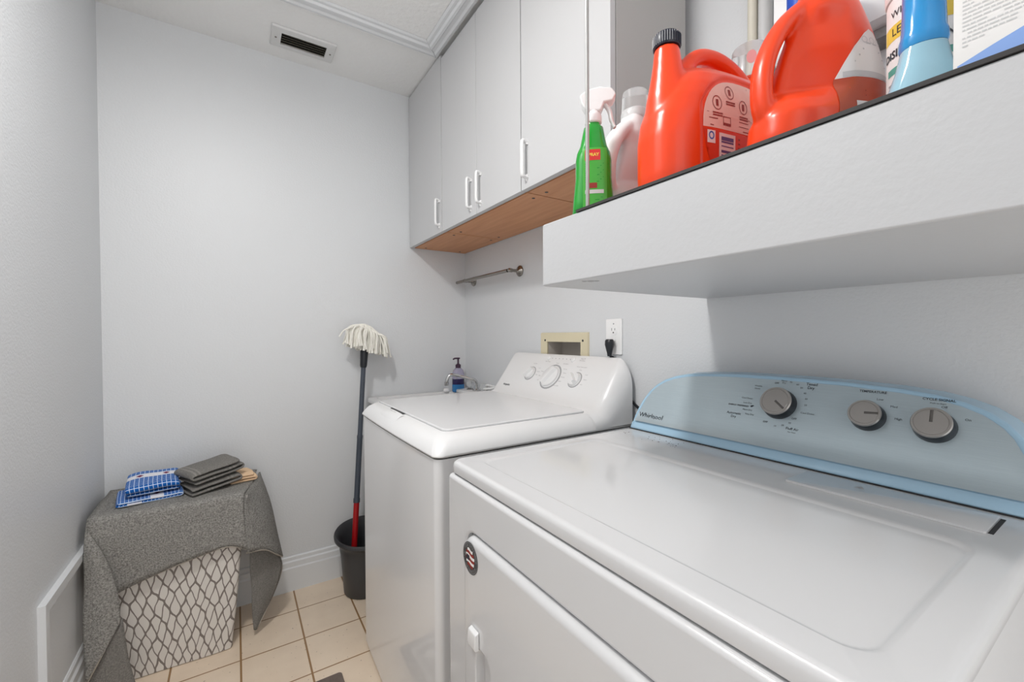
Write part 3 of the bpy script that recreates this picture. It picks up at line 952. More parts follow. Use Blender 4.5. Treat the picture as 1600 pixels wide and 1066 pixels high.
def inset(o, d):
    n = len(o)
    res = []
    for i, (u, v) in enumerate(o):
        a = o[(i - 1) % n]
        c = o[(i + 1) % n]
        du, dv = c[0] - a[0], c[1] - a[1]
        L = math.hypot(du, dv) or 1
        res.append((u - dv / L * d, v + du / L * d))
    return res


def con_ring(d_in, dn, vmin=0.0):
    o = inset(outl, d_in) if d_in else outl
    o = [(u, max(v, vmin)) for u, v in o]
    return [df(u, v, dn) for u, v in o]


b = BM()
back = []
for u, v in outl:
    p = df(u, v, 0)
    back.append((1.05, p.y, p.z))
rings = [back, con_ring(0, -0.006), con_ring(0.0012, -0.0025), con_ring(0.0035, -0.0006), con_ring(0.0065, 0.0, 0.004), con_ring(0.010, -0.0008, 0.020)]
loft(b, rings, True, True)
dc = link('console', b, M['blue'], dr, sharp=55, label='pale blue rounded console')
b = BM()
fo = [(u, max(v, 0.0235)) for u, v in inset(outl, 0.0105)]
fo_top = [(u, v) for u, v in fo]
# fascia panel: cylinder-like sweep that curls out a little at its foot
NR = 10
cols_ = []
us_ = [-0.354 + 0.708 * k / 60 for k in range(61)]


def ftop(u):
    a = abs(u)
    hp = inset(outl, 0.0105)[:13]
    for (u1, v1), (u0, v0) in zip(hp, hp[1:]):
        if u0 <= a <= u1 + 1e-6:
            t = (a - u0) / max(u1 - u0, 1e-6)
            return v0 + (v1 - v0) * t
    return 0.03


grid = []
for u in us_:
    vt_ = max(ftop(u), 0.028)
    col_ = []
    for k in range(NR + 1):
        v = 0.0225 + (vt_ - 0.0225) * (k / NR) ** 1.4
        bulge = 0.0055 * max(0.0, 1 - (v - 0.0225) / 0.03) ** 2
        col_.append(b.verts.new(df(u, v, 0.0004 + bulge)))
    grid.append(col_)
for a_, c_ in zip(grid, grid[1:]):
    for k in range(NR):
        b.faces.new((a_[k], c_[k], c_[k + 1], a_[k + 1]))
fs = link('fascia', b, M['fascia'], dc, sharp=80, label='brushed blue-grey metal control panel')
b = BM(); box(b, (0.9215, DY0 + 0.008, 0.9157), (0.9255, DY1 - 0.008, 0.9175)); link('console_gap', b, M['gap'], dr)


def dknob(u, v, r, ang):
    b = BM()
    lathe(b, [(r * 1.06, 0.0), (r * 1.05, 0.004), (r * 0.97, 0.017), (r * 0.94, 0.0185), (0.0005, 0.0185)], df(u, v, 0.0004), axis=Dn, n=36)
    k = link('knob', b, M['black'], dc, sharp=40, label='black knob with a satin silver face')
    b = BM()
    lathe(b, [(r * 0.97, 0.0), (r * 0.985, 0.0025), (r * 0.94, 0.0045), (r * 0.85, 0.0045), (r * 0.835, 0.0036), (r * 0.81, 0.0036), (r * 0.79, 0.0042), (0.0005, 0.0042)], df(u, v, 0.0188), axis=Dn, n=40)
    link('knob_face', b, M['silver'], dc, sharp=30)
    b = BM()
    ca, sa = cos(ang), sin(ang)
    q = [(0.02 * r, -0.0024), (0.80 * r, -0.0024), (0.80 * r, 0.0024), (0.02 * r, 0.0024)]
    loft(b, [[df(u + p * ca - s * sa, v + p * sa + s * ca, 0.0228) for p, s in q], [df(u + p * ca - s * sa, v + p * sa + s * ca, 0.0238) for p, s in [(a * 0.98, c * 0.5) for a, c in q]]])
    link('knob_pointer', b, M['pointer'], dc, smooth=False)


dknob(0.0005, 0.1225, 0.0315, radians(-38))
dknob(0.1535, 0.1195, 0.0255, radians(5))
dknob(0.2430, 0.1170, 0.0265, radians(92))
b = BM()
D_ = 0.0008
text(b, 'Whirlpool', 0.0185, df, -0.309, 0.043, depth=0.0018, bold=0.0001)
# swoosh ring round the middle of the brand lettering
for k in range(20):
    a0, a1 = radians(150 + k * 13.5), radians(150 + (k + 1) * 13.5)
    w0 = 0.0009 * sin(pi * (k + 0.5) / 20)
    P_ = lambda a, r: (-0.303 + r * 1.25 * cos(a) + 0.25 * r * sin(a), 0.0425 + r * 0.95 * sin(a))
    flat(b, [P_(a0, 0.0085), P_(a1, 0.0085), P_(a1, 0.0085 + w0), P_(a0, 0.0085 + w0)], df, 0.0021)
link('logo', b, M['ink'], dc, smooth=False)
b = BM()
for s, u, v, sz, bo in (('TEMPERATURE', 0.1539, 0.1690, 0.0062, .00010), ('Low', 0.1665, 0.1555, 0.0058, 0), ('Med', 0.1875, 0.1440, 0.0058, 0), ('High', 0.1963, 0.1220, 0.0058, 0),
                        ('CYCLE SIGNAL', 0.2437, 0.1650, 0.0062, .00010), ('Push to Start', 0.2433, 0.1582, 0.0038, 0), ('Off', 0.2515, 0.1525, 0.0058, 0), ('On', 0.2806, 0.1350, 0.0058, 0),
                        ('Timed', 0.0526, 0.1735, 0.0082, .00010), ('Dry', 0.0523, 0.1655, 0.0082, .00010), ('Automatic', -0.0907, 0.0880, 0.0078, .00008), ('Dry', -0.0898, 0.0800, 0.0078, .00008),
                        ('ENERGY PREFERRED', -0.0850, 0.1080, 0.0052, .00010), ('Cool Down', -0.0694, 0.1275, 0.0052, 0), ('Less Dry', -0.0660, 0.1165, 0.0052, 0), ('More Dry', -0.0628, 0.1000, 0.0052, 0), ('Very Dry', -0.0560, 0.0905, 0.0052, 0),
                        ('Wrinkle', -0.0520, 0.1595, 0.0050, 0), ('Shield', -0.0530, 0.1530, 0.0050, 0), ('OFF', -0.0148, 0.1700, 0.0052, .00008), ('Heavy', -0.0010, 0.1770, 0.0048, 0), ('Dry', -0.0005, 0.1720, 0.0048, 0),
                        ('70', 0.0128, 0.1745, 0.0052, 0), ('60', 0.0265, 0.1705, 0.0052, 0), ('50', 0.0350, 0.1640, 0.0052, 0), ('40', 0.0433, 0.1525, 0.0052, 0), ('30', 0.0480, 0.1405, 0.0052, 0), ('20', 0.0495, 0.1270, 0.0052, 0),
                        ('Cool Down', 0.0560, 0.1100, 0.0052, 0), ('OFF', 0.0343, 0.0950, 0.0056, .00008), ('30', 0.0280, 0.0845, 0.0052, 0), ('20', 0.0158, 0.0775, 0.0052, 0), ('10', 0.0015, 0.0735, 0.0052, 0), ('OFF', -0.0191, 0.0790, 0.0056, .00008),
                        ('Fluff Air', 0.0351, 0.0725, 0.0075, .00008), ('No Heat', 0.0353, 0.0655, 0.0042, 0)):
    text(b, s, sz, df, u, v, depth=D_, bold=bo)
flat(b, [(-0.0585, 0.1085), (-0.055, 0.1075), (-0.050, 0.1115), (-0.0525, 0.1125), (-0.057, 0.1115)], df, D_)
link('lettering', b, M['ink'], dc, smooth=False)
# crumbs left on the dryer lid below the console
b = BM()
for k in range(26):
    x_ = 0.895 + random.uniform(-0.055, 0.02)
    y_ = random.choice((random.uniform(0.60, 0.80), random.uniform(0.64, 0.74)))
    r = random.uniform(0.0006, 0.0014)
    lathe(b, [(r, 0), (r * 0.7, r * 0.8), (0.0002, r)], (x_, y_, 0.9156), n=6)
o = link('lint_crumbs', b, M['crumb'], loc=(0.89, 0.7, 0.9156)); tag(o, 'scattered dark crumbs on the dryer top below the blue console', 'crumbs', kind='stuff')

# ------------------------------------------------------------------ mop and bucket
mp_ = thing('mop', 'string mop standing head up with slate and red handle in bucket', 'mop', (0.44, 2.03, 0.02))
pb, pt = Vector((0.437, 2.04, 0.03)), Vector((0.519, 2.115, 1.10))
L_ = lambda t: pb + (pt - pb) * t
b = BM(); tube(b, [L_(0), L_(0.355)], 0.0128, 16); link('lower_handle', b, M['mopred'], mp_, label='red lower handle section')
b = BM(); tube(b, [L_(0.345), L_(0.36), L_(0.365), L_(0.62)], [0.0150, 0.0150, 0.0128, 0.0128], 16)
tube(b, [L_(0.62), L_(0.63), L_(0.635), L_(0.985)], [0.0135, 0.0135, 0.0112, 0.0112], 16); link('upper_handle', b, M['mopgrey'], mp_, label='slate grey upper handle section')
b = BM(); tube(b, [L_(0.93), L_(0.94), L_(1.0), L_(1.02)], [0.0135, 0.0165, 0.0185, 0.015], 16); link('collar', b, M['black'], mp_)
b = BM()
hd = pt + Vector((0.004, 0.0, 0.03))
rnd = random.Random(3)
for k in range(190):
    a = rnd.uniform(0, 2 * pi)
    rr_ = rnd.uniform(0.25, 1.0)
    ex, ey = 0.104 * rr_, 0.052 * rr_
    ln = rnd.uniform(0.85, 1.1)
    dx, dy = cos(a) * ex, sin(a) * ey
    cxo = 0.012
    tilt = -0.26 * dx
    top = Vector((hd.x + cxo * 0.2 + dx * 0.15 + rnd.uniform(-.012, .012), hd.y + dy * 0.1, hd.z + 0.085 + rnd.uniform(-0.012, 0.012) - 0.02 * rr_))
    mid1 = Vector((hd.x + cxo + dx * 0.62, hd.y + dy * 0.6, hd.z + 0.105 * (1.02 - 0.35 * rr_) + tilt))
    mid2 = Vector((hd.x + cxo + dx * 0.98 + rnd.uniform(-.006, .006), hd.y + dy, hd.z + 0.05 + tilt + rnd.uniform(-.01, .01)))
    end = Vector((hd.x + cxo + dx * (1.08 if rr_ > .5 else 1.2) + rnd.uniform(-.008, .008), hd.y + dy * 1.02, hd.z - 0.022 * ln + tilt * 1.3 + rnd.uniform(-.012, .012)))
    for q in (top, mid1, mid2, end): q.y = min(q.y, YB - 0.010)
    tube(b, crv([top, mid1, mid2, end], 4), [0.0043 + rnd.uniform(-.0006, .0010)] * 12 + [0.0055], 6)
tube(b, crv([(hd.x - 0.06, hd.y - 0.03, hd.z + 0.09), (hd.x - 0.10, hd.y - 0.03, hd.z + 0.075), (hd.x - 0.122, hd.y - 0.03, hd.z + 0.045)], 4), 0.0034, 6)
link('mop_head', b, M['yarn'], mp_, label='off-white cotton yarn mop head').__setitem__('kind', 'stuff')

bk = thing('mop_bucket', 'charcoal plastic bucket holding the mop, half behind the washer', 'bucket', (0.495, 2.03, 0))
bx, byy = 0.495, 2.035
b = BM()


def bring(r, z, ry=None, tilt=0.0):
    return [(bx + r * cos(2 * pi * k / 40), byy + (ry or r) * sin(2 * pi * k / 40), z + tilt * sin(2 * pi * k / 40)) for k in range(40)]


loft(b, [bring(0.088, 0.0), bring(0.094, 0.006), bring(0.102, 0.12), bring(0.108, 0.19), bring(0.111, 0.205), bring(0.111, 0.215), bring(0.116, 0.235, tilt=0.008), bring(0.127, 0.246, tilt=0.012), bring(0.134, 0.252, tilt=0.014), bring(0.135, 0.266, tilt=0.018), bring(0.131, 0.272, tilt=0.018), bring(0.122, 0.268, tilt=0.016), bring(0.108, 0.235, tilt=0.008), bring(0.098, 0.12), bring(0.086, 0.012)])
link('pail', b, M['bucket'], bk, sharp=50)

# ------------------------------------------------------------------ floor mat
fm = thing('floor_mat', 'taupe floor mat with white pattern in front of the washer', 'mat', (0.07, 1.2, 0))
b = BM(); loft(b, [rr3(-0.16, 0.296, 0.80, 1.566, 0.012, 0.0005), rr3(-0.16, 0.296, 0.80, 1.566, 0.012, 0.006), rr3(-0.157, 0.293, 0.803, 1.563, 0.012, 0.008)]); link('pile', b, M['matgrey'], fm)
b = BM()
o_, i_ = rr3(-0.12, 0.256, 0.84, 1.526, 0.01, 0.0086), rr3(-0.108, 0.244, 0.852, 1.514, 0.01, 0.0086)
vo = [b.verts.new(p) for p in o_]; vi = [b.verts.new(p) for p in i_]
for k in range(len(vo)):
    j = (k + 1) % len(vo)
    b.faces.new((vo[k], vo[j], vi[j], vi[k]))
for i in range(4):
    for j in range(7):
        flat(b, circ(-0.062 + 0.087 * i, 0.90 + 0.093 * j, 0.026, 4, 0.03), lambda u, v, d: (u, v, 0.0086), 0)
link('pattern', b, M['matwhite'], fm, smooth=False)

# ------------------------------------------------------------------ laundry hamper
hp_ = thing('laundry_hamper', 'leaf-print fabric laundry hamper in corner under the grey towel', 'hamper', (-0.19, 2.04, 0))
b = BM()
uvl = b.loops.layers.uv.verify()
HB = [(-0.330, 1.925), (-0.026, 1.915), (-0.026, 2.165), (-0.330, 2.165)]
HT = [(-0.400, 1.886), (0.030, 1.882), (0.030, 2.188), (-0.400, 2.188)]
def soft_ring(C4, z, r):
    out = []
    for k in range(4):
        p0, p1, p2 = Vector(C4[k - 1]), Vector(C4[k]), Vector(C4[(k + 1) % 4])
        a_ = p1 + (p0 - p1).normalized() * r
        c_ = p1 + (p2 - p1).normalized() * r
        for t in (0, .33, .67, 1):
            q = a_ * (1 - t) ** 2 + p1 * 2 * t * (1 - t) + c_ * t * t
            out.append((q.x, q.y, z))
        for t in (0.25, 0.5, 0.75):
            nx = p2 + (p1 - p2).normalized() * r
            q = c_ * (1 - t) + nx * t
            out.append((q.x, q.y, z))
    return out
rows = []
for k in range(13):
    t = k / 12
    C4 = [(a[0] * (1 - t) + c[0] * t, a[1] * (1 - t) + c[1] * t) for a, c in zip(HB, HT)]
    rg = soft_ring(C4, 0.003 + 0.577 * t, 0.018)
    rg = [(x + 0.004 * noise.noise(Vector((x * 9, y * 9, z_ * 7))), y + 0.004 * noise.noise(Vector((x * 9 + 5, y * 9, z_ * 7))), z_) for x, y, z_ in rg]
    rows.append(rg)
RV = loft(b, rows, True, False)
# uv: perimeter distance / height
n = len(rows[0])
per = [0]
for k in range(n):
    per.append(per[-1] + (Vector(rows[6][(k + 1) % n]) - Vector(rows[6][k])).length)
idx = {}
for i, r in enumerate(RV):
    for k, v in enumerate(r): idx[v] = (i, k)
for f in b.faces:
    ks = [idx[l.vert][1] for l in f.loops]
    wrap = max(ks) - min(ks) > n / 2
    for l in f.loops:
        i, k = idx[l.vert]
        kk = k + n if (wrap and k < n / 2) else k
        l[uvl].uv = (per[min(kk, n)] if kk <= n else per[n] + per[kk - n], i / 12 * 0.585)
hb = link('fabric_bin', b, M['leaf'], hp_, sharp=70)
b = BM(); loft(b, [soft_ring([(x * 0.985 - 0.003, y * 0.99 + 0.02) for x, y in HT], z_, 0.018) for z_ in (0.560, 0.572)]); link('lid', b, M['leaf'], hp_)


def cloth(name, grids, m, parent=None, th=0.006, wob=0.003, wscale=11, loc=None, label=None, n=6, offset=0.0):
    b = BM()
    for G in grids:
        grid_surf(b, G, n, wob=wob, wscale=wscale)
    bmesh.ops.remove_doubles(b, verts=b.verts, dist=1e-4)
    o = link(name, b, m, parent, sharp=180, loc=loc, label=label)
    s = o.modifiers.new('s', 'SOLIDIFY'); s.thickness = th; s.offset = offset
    return o


tw = thing('bath_towel', 'large grey terry towel draped over the laundry hamper', 'towel', (-0.19, 2.0, 0.58))
zt = 0.590
topG = [[(-0.408, 2.190, zt), (-0.30, 2.192, zt + .002), (-0.16, 2.190, zt), (0.0, 2.192, zt + .004), (0.070, 2.188, zt - 0.002)],
        [(-0.410, 2.07, zt), (-0.30, 2.07, zt + .002), (-0.16, 2.07, zt), (-0.01, 2.07, zt + .002), (0.062, 2.07, zt)],
        [(-0.410, 1.93, zt), (-0.30, 1.93, zt), (-0.16, 1.93, zt), (-0.02, 1.93, zt + .002), (0.034, 1.935, zt)],
        [(-0.409, 1.886, zt - .004), (-0.30, 1.882, zt - .003), (-0.16, 1.880, zt - .003), (-0.03, 1.878, zt), (0.019, 1.882, zt - .004)],
        [(-0.404, 1.873, zt - .035), (-0.30, 1.872, zt - .035), (-0.16, 1.871, zt - .035), (-0.03, 1.870, zt - .035), (0.019, 1.872, zt - .035)],
        [(-0.392, 1.874, 0.47), (-0.29, 1.869, 0.478), (-0.16, 1.867, 0.484), (-0.03, 1.867, 0.487), (0.0215, 1.868, 0.47)],
        [(-0.365, 1.878, 0.325), (-0.285, 1.873, 0.355), (-0.16, 1.868, 0.389), (-0.04, 1.868, 0.409), (0.0245, 1.868, 0.384)]]
o = cloth('top_and_front', [topG], M['towel'], tw, wob=0.004)
leftG = [[(-0.409, 1.886, zt - .006), (-0.403, 1.876, zt - .03), (-0.396, 1.868, zt - .05)],
         [(-0.409, 1.858, 0.50), (-0.390, 1.850, 0.50), (-0.368, 1.858, 0.487)],
         [(-0.409, 1.842, 0.38), (-0.370, 1.832, 0.38), (-0.332, 1.846, 0.352)],
         [(-0.408, 1.826, 0.25), (-0.365, 1.816, 0.27), (-0.326, 1.836, 0.285)],
         [(-0.400, 1.812, 0.105), (-0.362, 1.806, 0.185), (-0.325, 1.832, 0.262)]]
cloth('corner_fold', [leftG], M['towel'], tw, wob=0.003)
leftH = [[(-0.395, 1.826, 0.112), (-0.360, 1.822, 0.190), (-0.322, 1.842, 0.266)],
         [(-0.395, 1.824, 0.065), (-0.350, 1.818, 0.10), (-0.306, 1.838, 0.150)],
         [(-0.394, 1.822, 0.008), (-0.340, 1.818, 0.008), (-0.286, 1.834, 0.008)]]
cloth('folded_underside', [leftH], M['washcloth'], tw, wob=0.003, th=0.004)
rightG = [[(0.019, 1.880, zt - .006), (0.046, 1.98, zt + .002), (0.070, 2.06, zt), (0.080, 2.165, zt - .006)],
          [(0.0215, 1.868, 0.48), (0.082, 1.93, 0.475), (0.112, 2.02, 0.47), (0.115, 2.13, 0.46)],
          [(0.0245, 1.866, 0.372), (0.085, 1.905, 0.350), (0.128, 1.945, 0.302), (0.150, 1.985, 0.270)]]
cloth('right_fold', [rightG], M['towel'], tw, wob=0.003)
rightH = [[(0.036, 1.935, 0.36), (0.085, 1.955, 0.345), (0.140, 1.985, 0.285)],
          [(0.038, 1.935, 0.25), (0.085, 1.95, 0.24), (0.148, 1.985, 0.215)],
          [(0.042, 1.937, 0.13), (0.075, 1.945, 0.125), (0.108, 1.97, 0.115)],
          [(0.047, 1.940, 0.030), (0.052, 1.943, 0.026), (0.056, 1.948, 0.024)]]
cloth('hanging_corner', [rightH], M['washcloth'], tw, wob=0.003, th=0.004)
# stitched hems
b = BM()
tube(b, crv([topG[6][k] for k in range(5)], 6), 0.0020, 6)
tube(b, crv(leftG[4], 6), 0.0024, 6)
tube(b, crv([(p[0], p[1] - 0.002, p[2]) for p in rightG[2]], 6), 0.0024, 6)
tube(b, crv([rightH[k][2] for k in range(4)], 6), 0.002, 6)
link('hem', b, M['hem'], tw, label='lighter stitched hem')


def folded(name, c, w, d, layers, pitch, m, label, cat, group=None, rot=0.0, tilt=(0, 0), th=0.009, seed=0, uvmul=1.0):
    """serpentine-folded cloth; w along fold direction, d along fold lines"""
    path = []
    s = 0
    for i in range(layers):
        xs = [(-w / 2 + w * k / 10) for k in range(11)]
        if i % 2: xs = xs[::-1]
        for x in xs: path.append((x * (1 - 0.02 * i), i * pitch))
        if i < layers - 1:
            e = xs[-1] * (1 - 0.02 * i)
            sg = 1 if e > 0 else -1
            for a in (-60, -30, 0, 30, 60):
                path.append((e + sg * pitch * 0.55 * cos(radians(a)), i * pitch + pitch / 2 + pitch / 2 * sin(radians(a))))
    b = BM()
    uvl = b.loops.layers.uv.verify()
    NY = 10
    V = []
    dist = [0]
    for p, q in zip(path, path[1:]): dist.append(dist[-1] + math.hypot(q[0] - p[0], q[1] - p[1]))
    Rm = Matrix.Rotation(rot, 3, 'Z')
    for (x, z_) in path:
        row = []
        for k in range(NY + 1):
            y = -d / 2 + d * k / NY
            zz = z_ - 0.010 * (z_ / (layers * pitch)) * ((2 * y / d) ** 4) + th / 2 + tilt[0] * (x + w / 2) + tilt[1] * (y + d / 2)
            nz = noise.noise(Vector((x * 14 + seed, y * 14, z_ * 9))) * 0.004
            p = Rm @ Vector((x + nz * 0.6, y + noise.noise(Vector((x * 9, seed, z_ * 30))) * 0.005, zz + nz * (0.3 + 0.7 * min(1, z_ / pitch))))
            row.append(b.verts.new(p + Vector(c)))
        V.append(row)
    for i in range(len(V) - 1):
        for k in range(NY):
            f = b.faces.new((V[i][k], V[i + 1][k], V[i + 1][k + 1], V[i][k + 1]))
            for l, (ii, kk) in zip(f.loops, ((i, k), (i + 1, k), (i + 1, k + 1), (i, k + 1))):
                l[uvl].uv = (dist[ii] * uvmul, (kk / NY) * d * uvmul)
    o = link(name, b, m, loc=c, sharp=180)
    s_ = o.modifiers.new('s', 'SOLIDIFY'); s_.thickness = th; s_.offset = 0
    sb = o.modifiers.new('sub', 'SUBSURF'); sb.levels = 1; sb.render_levels = 1
    tag(o, label, cat, group)
    return o


ZT = zt + 0.0045
folded('dish_towel', (-0.275, 2.03, ZT), 0.175, 0.165, 2, 0.013, M['check'], 'folded blue and white towel at bottom of the blue pair', 'towel', 'folded blue towels', rot=radians(8), seed=1)
folded('dish_towel', (-0.262, 2.045, ZT + 0.027), 0.165, 0.150, 3, 0.014, M['check'], 'folded blue check towel with white band, topmost of the blue pair', 'towel', 'folded blue towels', rot=radians(97), tilt=(0.06, 0), seed=5)
folded('hand_towel', (0.004, 2.065, ZT), 0.085, 0.12, 3, 0.013, M['peach'], 'folded peach towel under the grey folded washcloths', 'towel', rot=radians(12), seed=9)
folded('washcloth', (-0.094, 2.015, ZT + 0.001), 0.160, 0.135, 2, 0.020, M['washcloth'], 'folded grey washcloth, lower of the two by the blue towels', 'washcloth', 'folded grey washcloths', rot=radians(24), tilt=(0.10, 0.0), seed=3)
folded('washcloth', (-0.090, 2.022, ZT + 0.038), 0.160, 0.140, 3, 0.019, M['washcloth'], 'folded grey washcloth on top of the other grey washcloth', 'washcloth', 'folded grey washcloths', rot=radians(27), tilt=(0.12, 0.02), seed=4)


# ------------------------------------------------------------------ bottles on the shelf
def remeshed(bm, vox, smooth_it=6):
    """fuse overlapping closed shells into one smooth skin"""
    bmesh.ops.recalc_face_normals(bm, faces=bm.faces)
    me = bpy.data.meshes.new('tmp')
    bm.to_mesh(me)
    bm.free()
    ob = bpy.data.objects.new('tmp', me)
    COL.objects.link(ob)
    r = ob.modifiers.new('r', 'REMESH'); r.mode = 'VOXEL'; r.voxel_size = vox
    s = ob.modifiers.new('s', 'SMOOTH'); s.factor = 0.5; s.iterations = smooth_it
    dg = bpy.context.evaluated_depsgraph_get()
    dg.update()
    out = bmesh.new()
    out.from_mesh(bpy.data.meshes.new_from_object(ob.evaluated_get(dg)))
    bpy.data.objects.remove(ob)
    return out


class Decal:
    """projects flat artwork onto one side of a body mesh (local frame: x along, y across, z up)"""

    def __init__(self, bm, ang, org, su=1.0, sv=1.0):
        self.su, self.sv = su, sv
        self.bvh = BVHTree.FromBMesh(bm)
        self.R = Matrix.Rotation(ang, 3, 'Z')
        self.o = Vector(org)

    def hit(self, x, z, d):
        h = self.bvh.ray_cast(Vector((x, -0.3, z)), Vector((0, 1, 0)))
        if h[0] is None:
            return Vector((x, 0, z))
        nrm = h[1] if h[1].y < 0 else -h[1]
        return h[0] + nrm * d

    def to3(self, u, v, d):
        return self.R @ self.hit(u * self.su, v * self.sv * self.su, d) + self.o

    def fill(self, bm, poly, d, mi, step=0.006):
        """tessellated polygon following the surface"""
        t = bmesh.new()
        f = t.faces.new([t.verts.new((u, v, 0)) for u, v in poly])
        us = [p[0] for p in poly]; vs = [p[1] for p in poly]
        k = min(us) + step
        while k < max(us):
            bmesh.ops.bisect_plane(t, geom=t.verts[:] + t.edges[:] + t.faces[:], plane_co=(k, 0, 0), plane_no=(1, 0, 0)); k += step
        k = min(vs) + step
        while k < max(vs):
            bmesh.ops.bisect_plane(t, geom=t.verts[:] + t.edges[:] + t.faces[:], plane_co=(0, k, 0), plane_no=(0, 1, 0)); k += step
        t.verts.index_update()
        mp = [bm.verts.new(self.to3(v.co.x, v.co.y, d)) for v in t.verts]
        for f in t.faces:
            bm.faces.new([mp[v.index] for v in f.verts]).material_index = mi
        t.free()


def place(bm, ang, org):
    bmesh.ops.transform(bm, matrix=Matrix.Translation(Vector(org)) @ Matrix.Rotation(ang, 4, 'Z'), verts=bm.verts)


def sections(secs, n=40, e=2.8):
    """secs: (z, x0, x1, halfwidth)"""
    return [sell((x0 + x1) / 2, 0, (x1 - x0) / 2, hw, z, n, e) for z, x0, x1, hw in secs]


LBL = [M['pink'], M['dkorange'], M['paper'], M['violet'], M['maroon'], M['orange'], M['navy'], M['brown'], M['textgrey'], M['blueink']]


# --- jug with pouring spout
def spout_jug(org, ang):
    t = thing('detergent_jug', 'orange detergent jug with tall spout and navy cap, middle of the shelf', 'jug', org)
    b = BM()
    loft(b, sections([(0.0, -.108, .110, .048), (0.006, -.116, .116, .054), (0.03, -.119, .119, .0565), (0.085, -.119, .119, .057), (0.115, -.114, .118, .0565), (0.14, -.104, .117, .055), (0.160, -.092, .116, .051), (0.178, -.076, .113, .044), (0.192, -.060, .108, .033), (0.201, -.04, .098, .015)]))
    rings = [sell(-0.0785 + dx, 0, r, r, z, 28, 2.0) for z, r, dx in ((0.09, 0.038, 0.004), (0.12, 0.0365, 0.002), (0.145, 0.0320, 0), (0.175, 0.0255, -.001), (0.200, 0.0208, -.002), (0.222, 0.0178, -.003))]
    loft(b, rings)
    tube(b, crv([(-0.056, 0, 0.172), (-0.046, 0, 0.202), (-0.022, 0, 0.2245), (0.012, 0, 0.2310), (0.048, 0, 0.224), (0.078, 0, 0.207), (0.100, 0, 0.182), (0.108, 0, 0.15)], 5), 0.0135, 14, flat=0.9)
    b = remeshed(b, 0.0028)
    # recessed label window on the camera side
    for v in b.verts:
        if v.co.y < -0.02:
            x_, z_ = v.co.x, v.co.z
            top_ = 0.062 + 0.118 * math.sqrt(max(0.0, 1 - (abs(x_ - 0.018) / 0.098) ** 2.4)) if abs(x_ - 0.018) < 0.098 else 0.0
            k = min(1.0, max(0.0, (top_ - z_) / 0.008)) * min(1.0, max(0.0, (0.090 - abs(x_ - 0.02)) / 0.008)) * min(1.0, max(0.0, (z_ - 0.008) / 0.008))
            v.co.y += 0.0042 * k
    sc = 1.12
    bmesh.ops.scale(b, vec=(sc, sc, sc), verts=b.verts)
    D = Decal(b, ang, org, sc, 1.24)
    place(b, ang, org)
    body = link('body', b, M['orange'], t, sharp=180)
    b = BM()
    arch = [(0.02 + 0.082 * math.copysign(abs(cos(a)) ** 0.8, cos(a)), 0.074 + 0.063 * sin(a) ** 0.9) for a in [pi * k / 24 for k in range(25)]]
    D.fill(b, [(p[0], p[1]) for p in arch[::-1]][::-1], 0.0006, 0)
    low = [(-0.062, 0.0725), (0.102, 0.0725), (0.094, 0.03), (0.082, 0.014), (-0.03, 0.014), (-0.044, 0.024), (-0.056, 0.05)]
    D.fill(b, low, 0.0006, 1)
    D.fill(b, rect(0.038, 0.096, 0.056, 0.131), 0.0009, 1); D.fill(b, rect(0.062, 0.106, 0.078, 0.118), 0.0009, 1)
    for (u, v) in ((-0.010, 0.120), (-0.036, 0.104), (0.016, 0.106)):
        ring2(b, u, v, 0.0085, 0.0010, D.to3, 0.0011, 4, 20)
        flat(b, rect(u - 0.0022, v - 0.004, u + 0.0022, v + 0.004), D.to3, 0.0011, 4)
        for q in (0.012, 0.0148): flat(b, rect(u - 0.009, v - q - 0.0010, u + 0.009, v - q + 0.0006), D.to3, 0.0011, 4)
    for (u0, v0, u1, v1) in ((-0.055, 0.0915, 0.030, 0.0921), (0.0305, 0.075, 0.0311, 0.133), (0.031, 0.0905, 0.098, 0.0911), (0.031, 0.0835, 0.098, 0.0839), (-0.05, 0.0762, 0.026, 0.0774), (0.036, 0.0755, 0.095, 0.0767), (0.036, 0.0785, 0.09, 0.0797), (0.036, 0.086, 0.088, 0.0872), (0.038, 0.0935, 0.054, 0.0947), (0.060, 0.0965, 0.08, 0.0977), (0.060, 0.0995, 0.078, 0.1007),
                             (-0.052, 0.0845, -0.036, 0.0855), (0.006, 0.0870, 0.026, 0.0878), (0.006, 0.0815, 0.026, 0.0823)):
        flat(b, rect(u0, v0, u1, v1), D.to3, 0.0011, 4)
    for q in ((-0.026, 0.0790, -0.025, 0.0895), (-0.012, 0.0790, -0.011, 0.0895), (-0.026, 0.0885, -0.011, 0.0895), (-0.026, 0.0790, -0.011, 0.082)):
        flat(b, rect(*q), D.to3, 0.0011, 4)
    D.fill(b, rect(-0.034, 0.028, -0.002, 0.0695), 0.0009, 2)
    for k, w in enumerate((0.0045, 0.002, 0.0012, 0.003, 0.0012, 0.0035, 0.0015)):
        v = 0.0655 - k * 0.0052
        flat(b, rect(-0.030, v - w, -0.006, v), D.to3, 0.0012, 3)
    D.fill(b, rect(-0.055, 0.056, -0.041, 0.0705), 0.0009, 2)
    ring2(b, -0.048, 0.0645, 0.0048, 0.0018, D.to3, 0.0012, 9, 16)
    D.fill(b, rect(-0.030, 0.019, -0.023, 0.0255), 0.0009, 2)
    for k in range(9):
        v = 0.066 - k * 0.0052
        flat(b, rect(0.004, v - 0.0009, 0.090 - 0.002 * k - (0.03 if k % 3 == 2 else 0), v + 0.0009), D.to3, 0.0011, 4)
    link('label_print', b, LBL, t, smooth=True, sharp=180, label='pale label with icons, bar code and small print')
    b = BM()
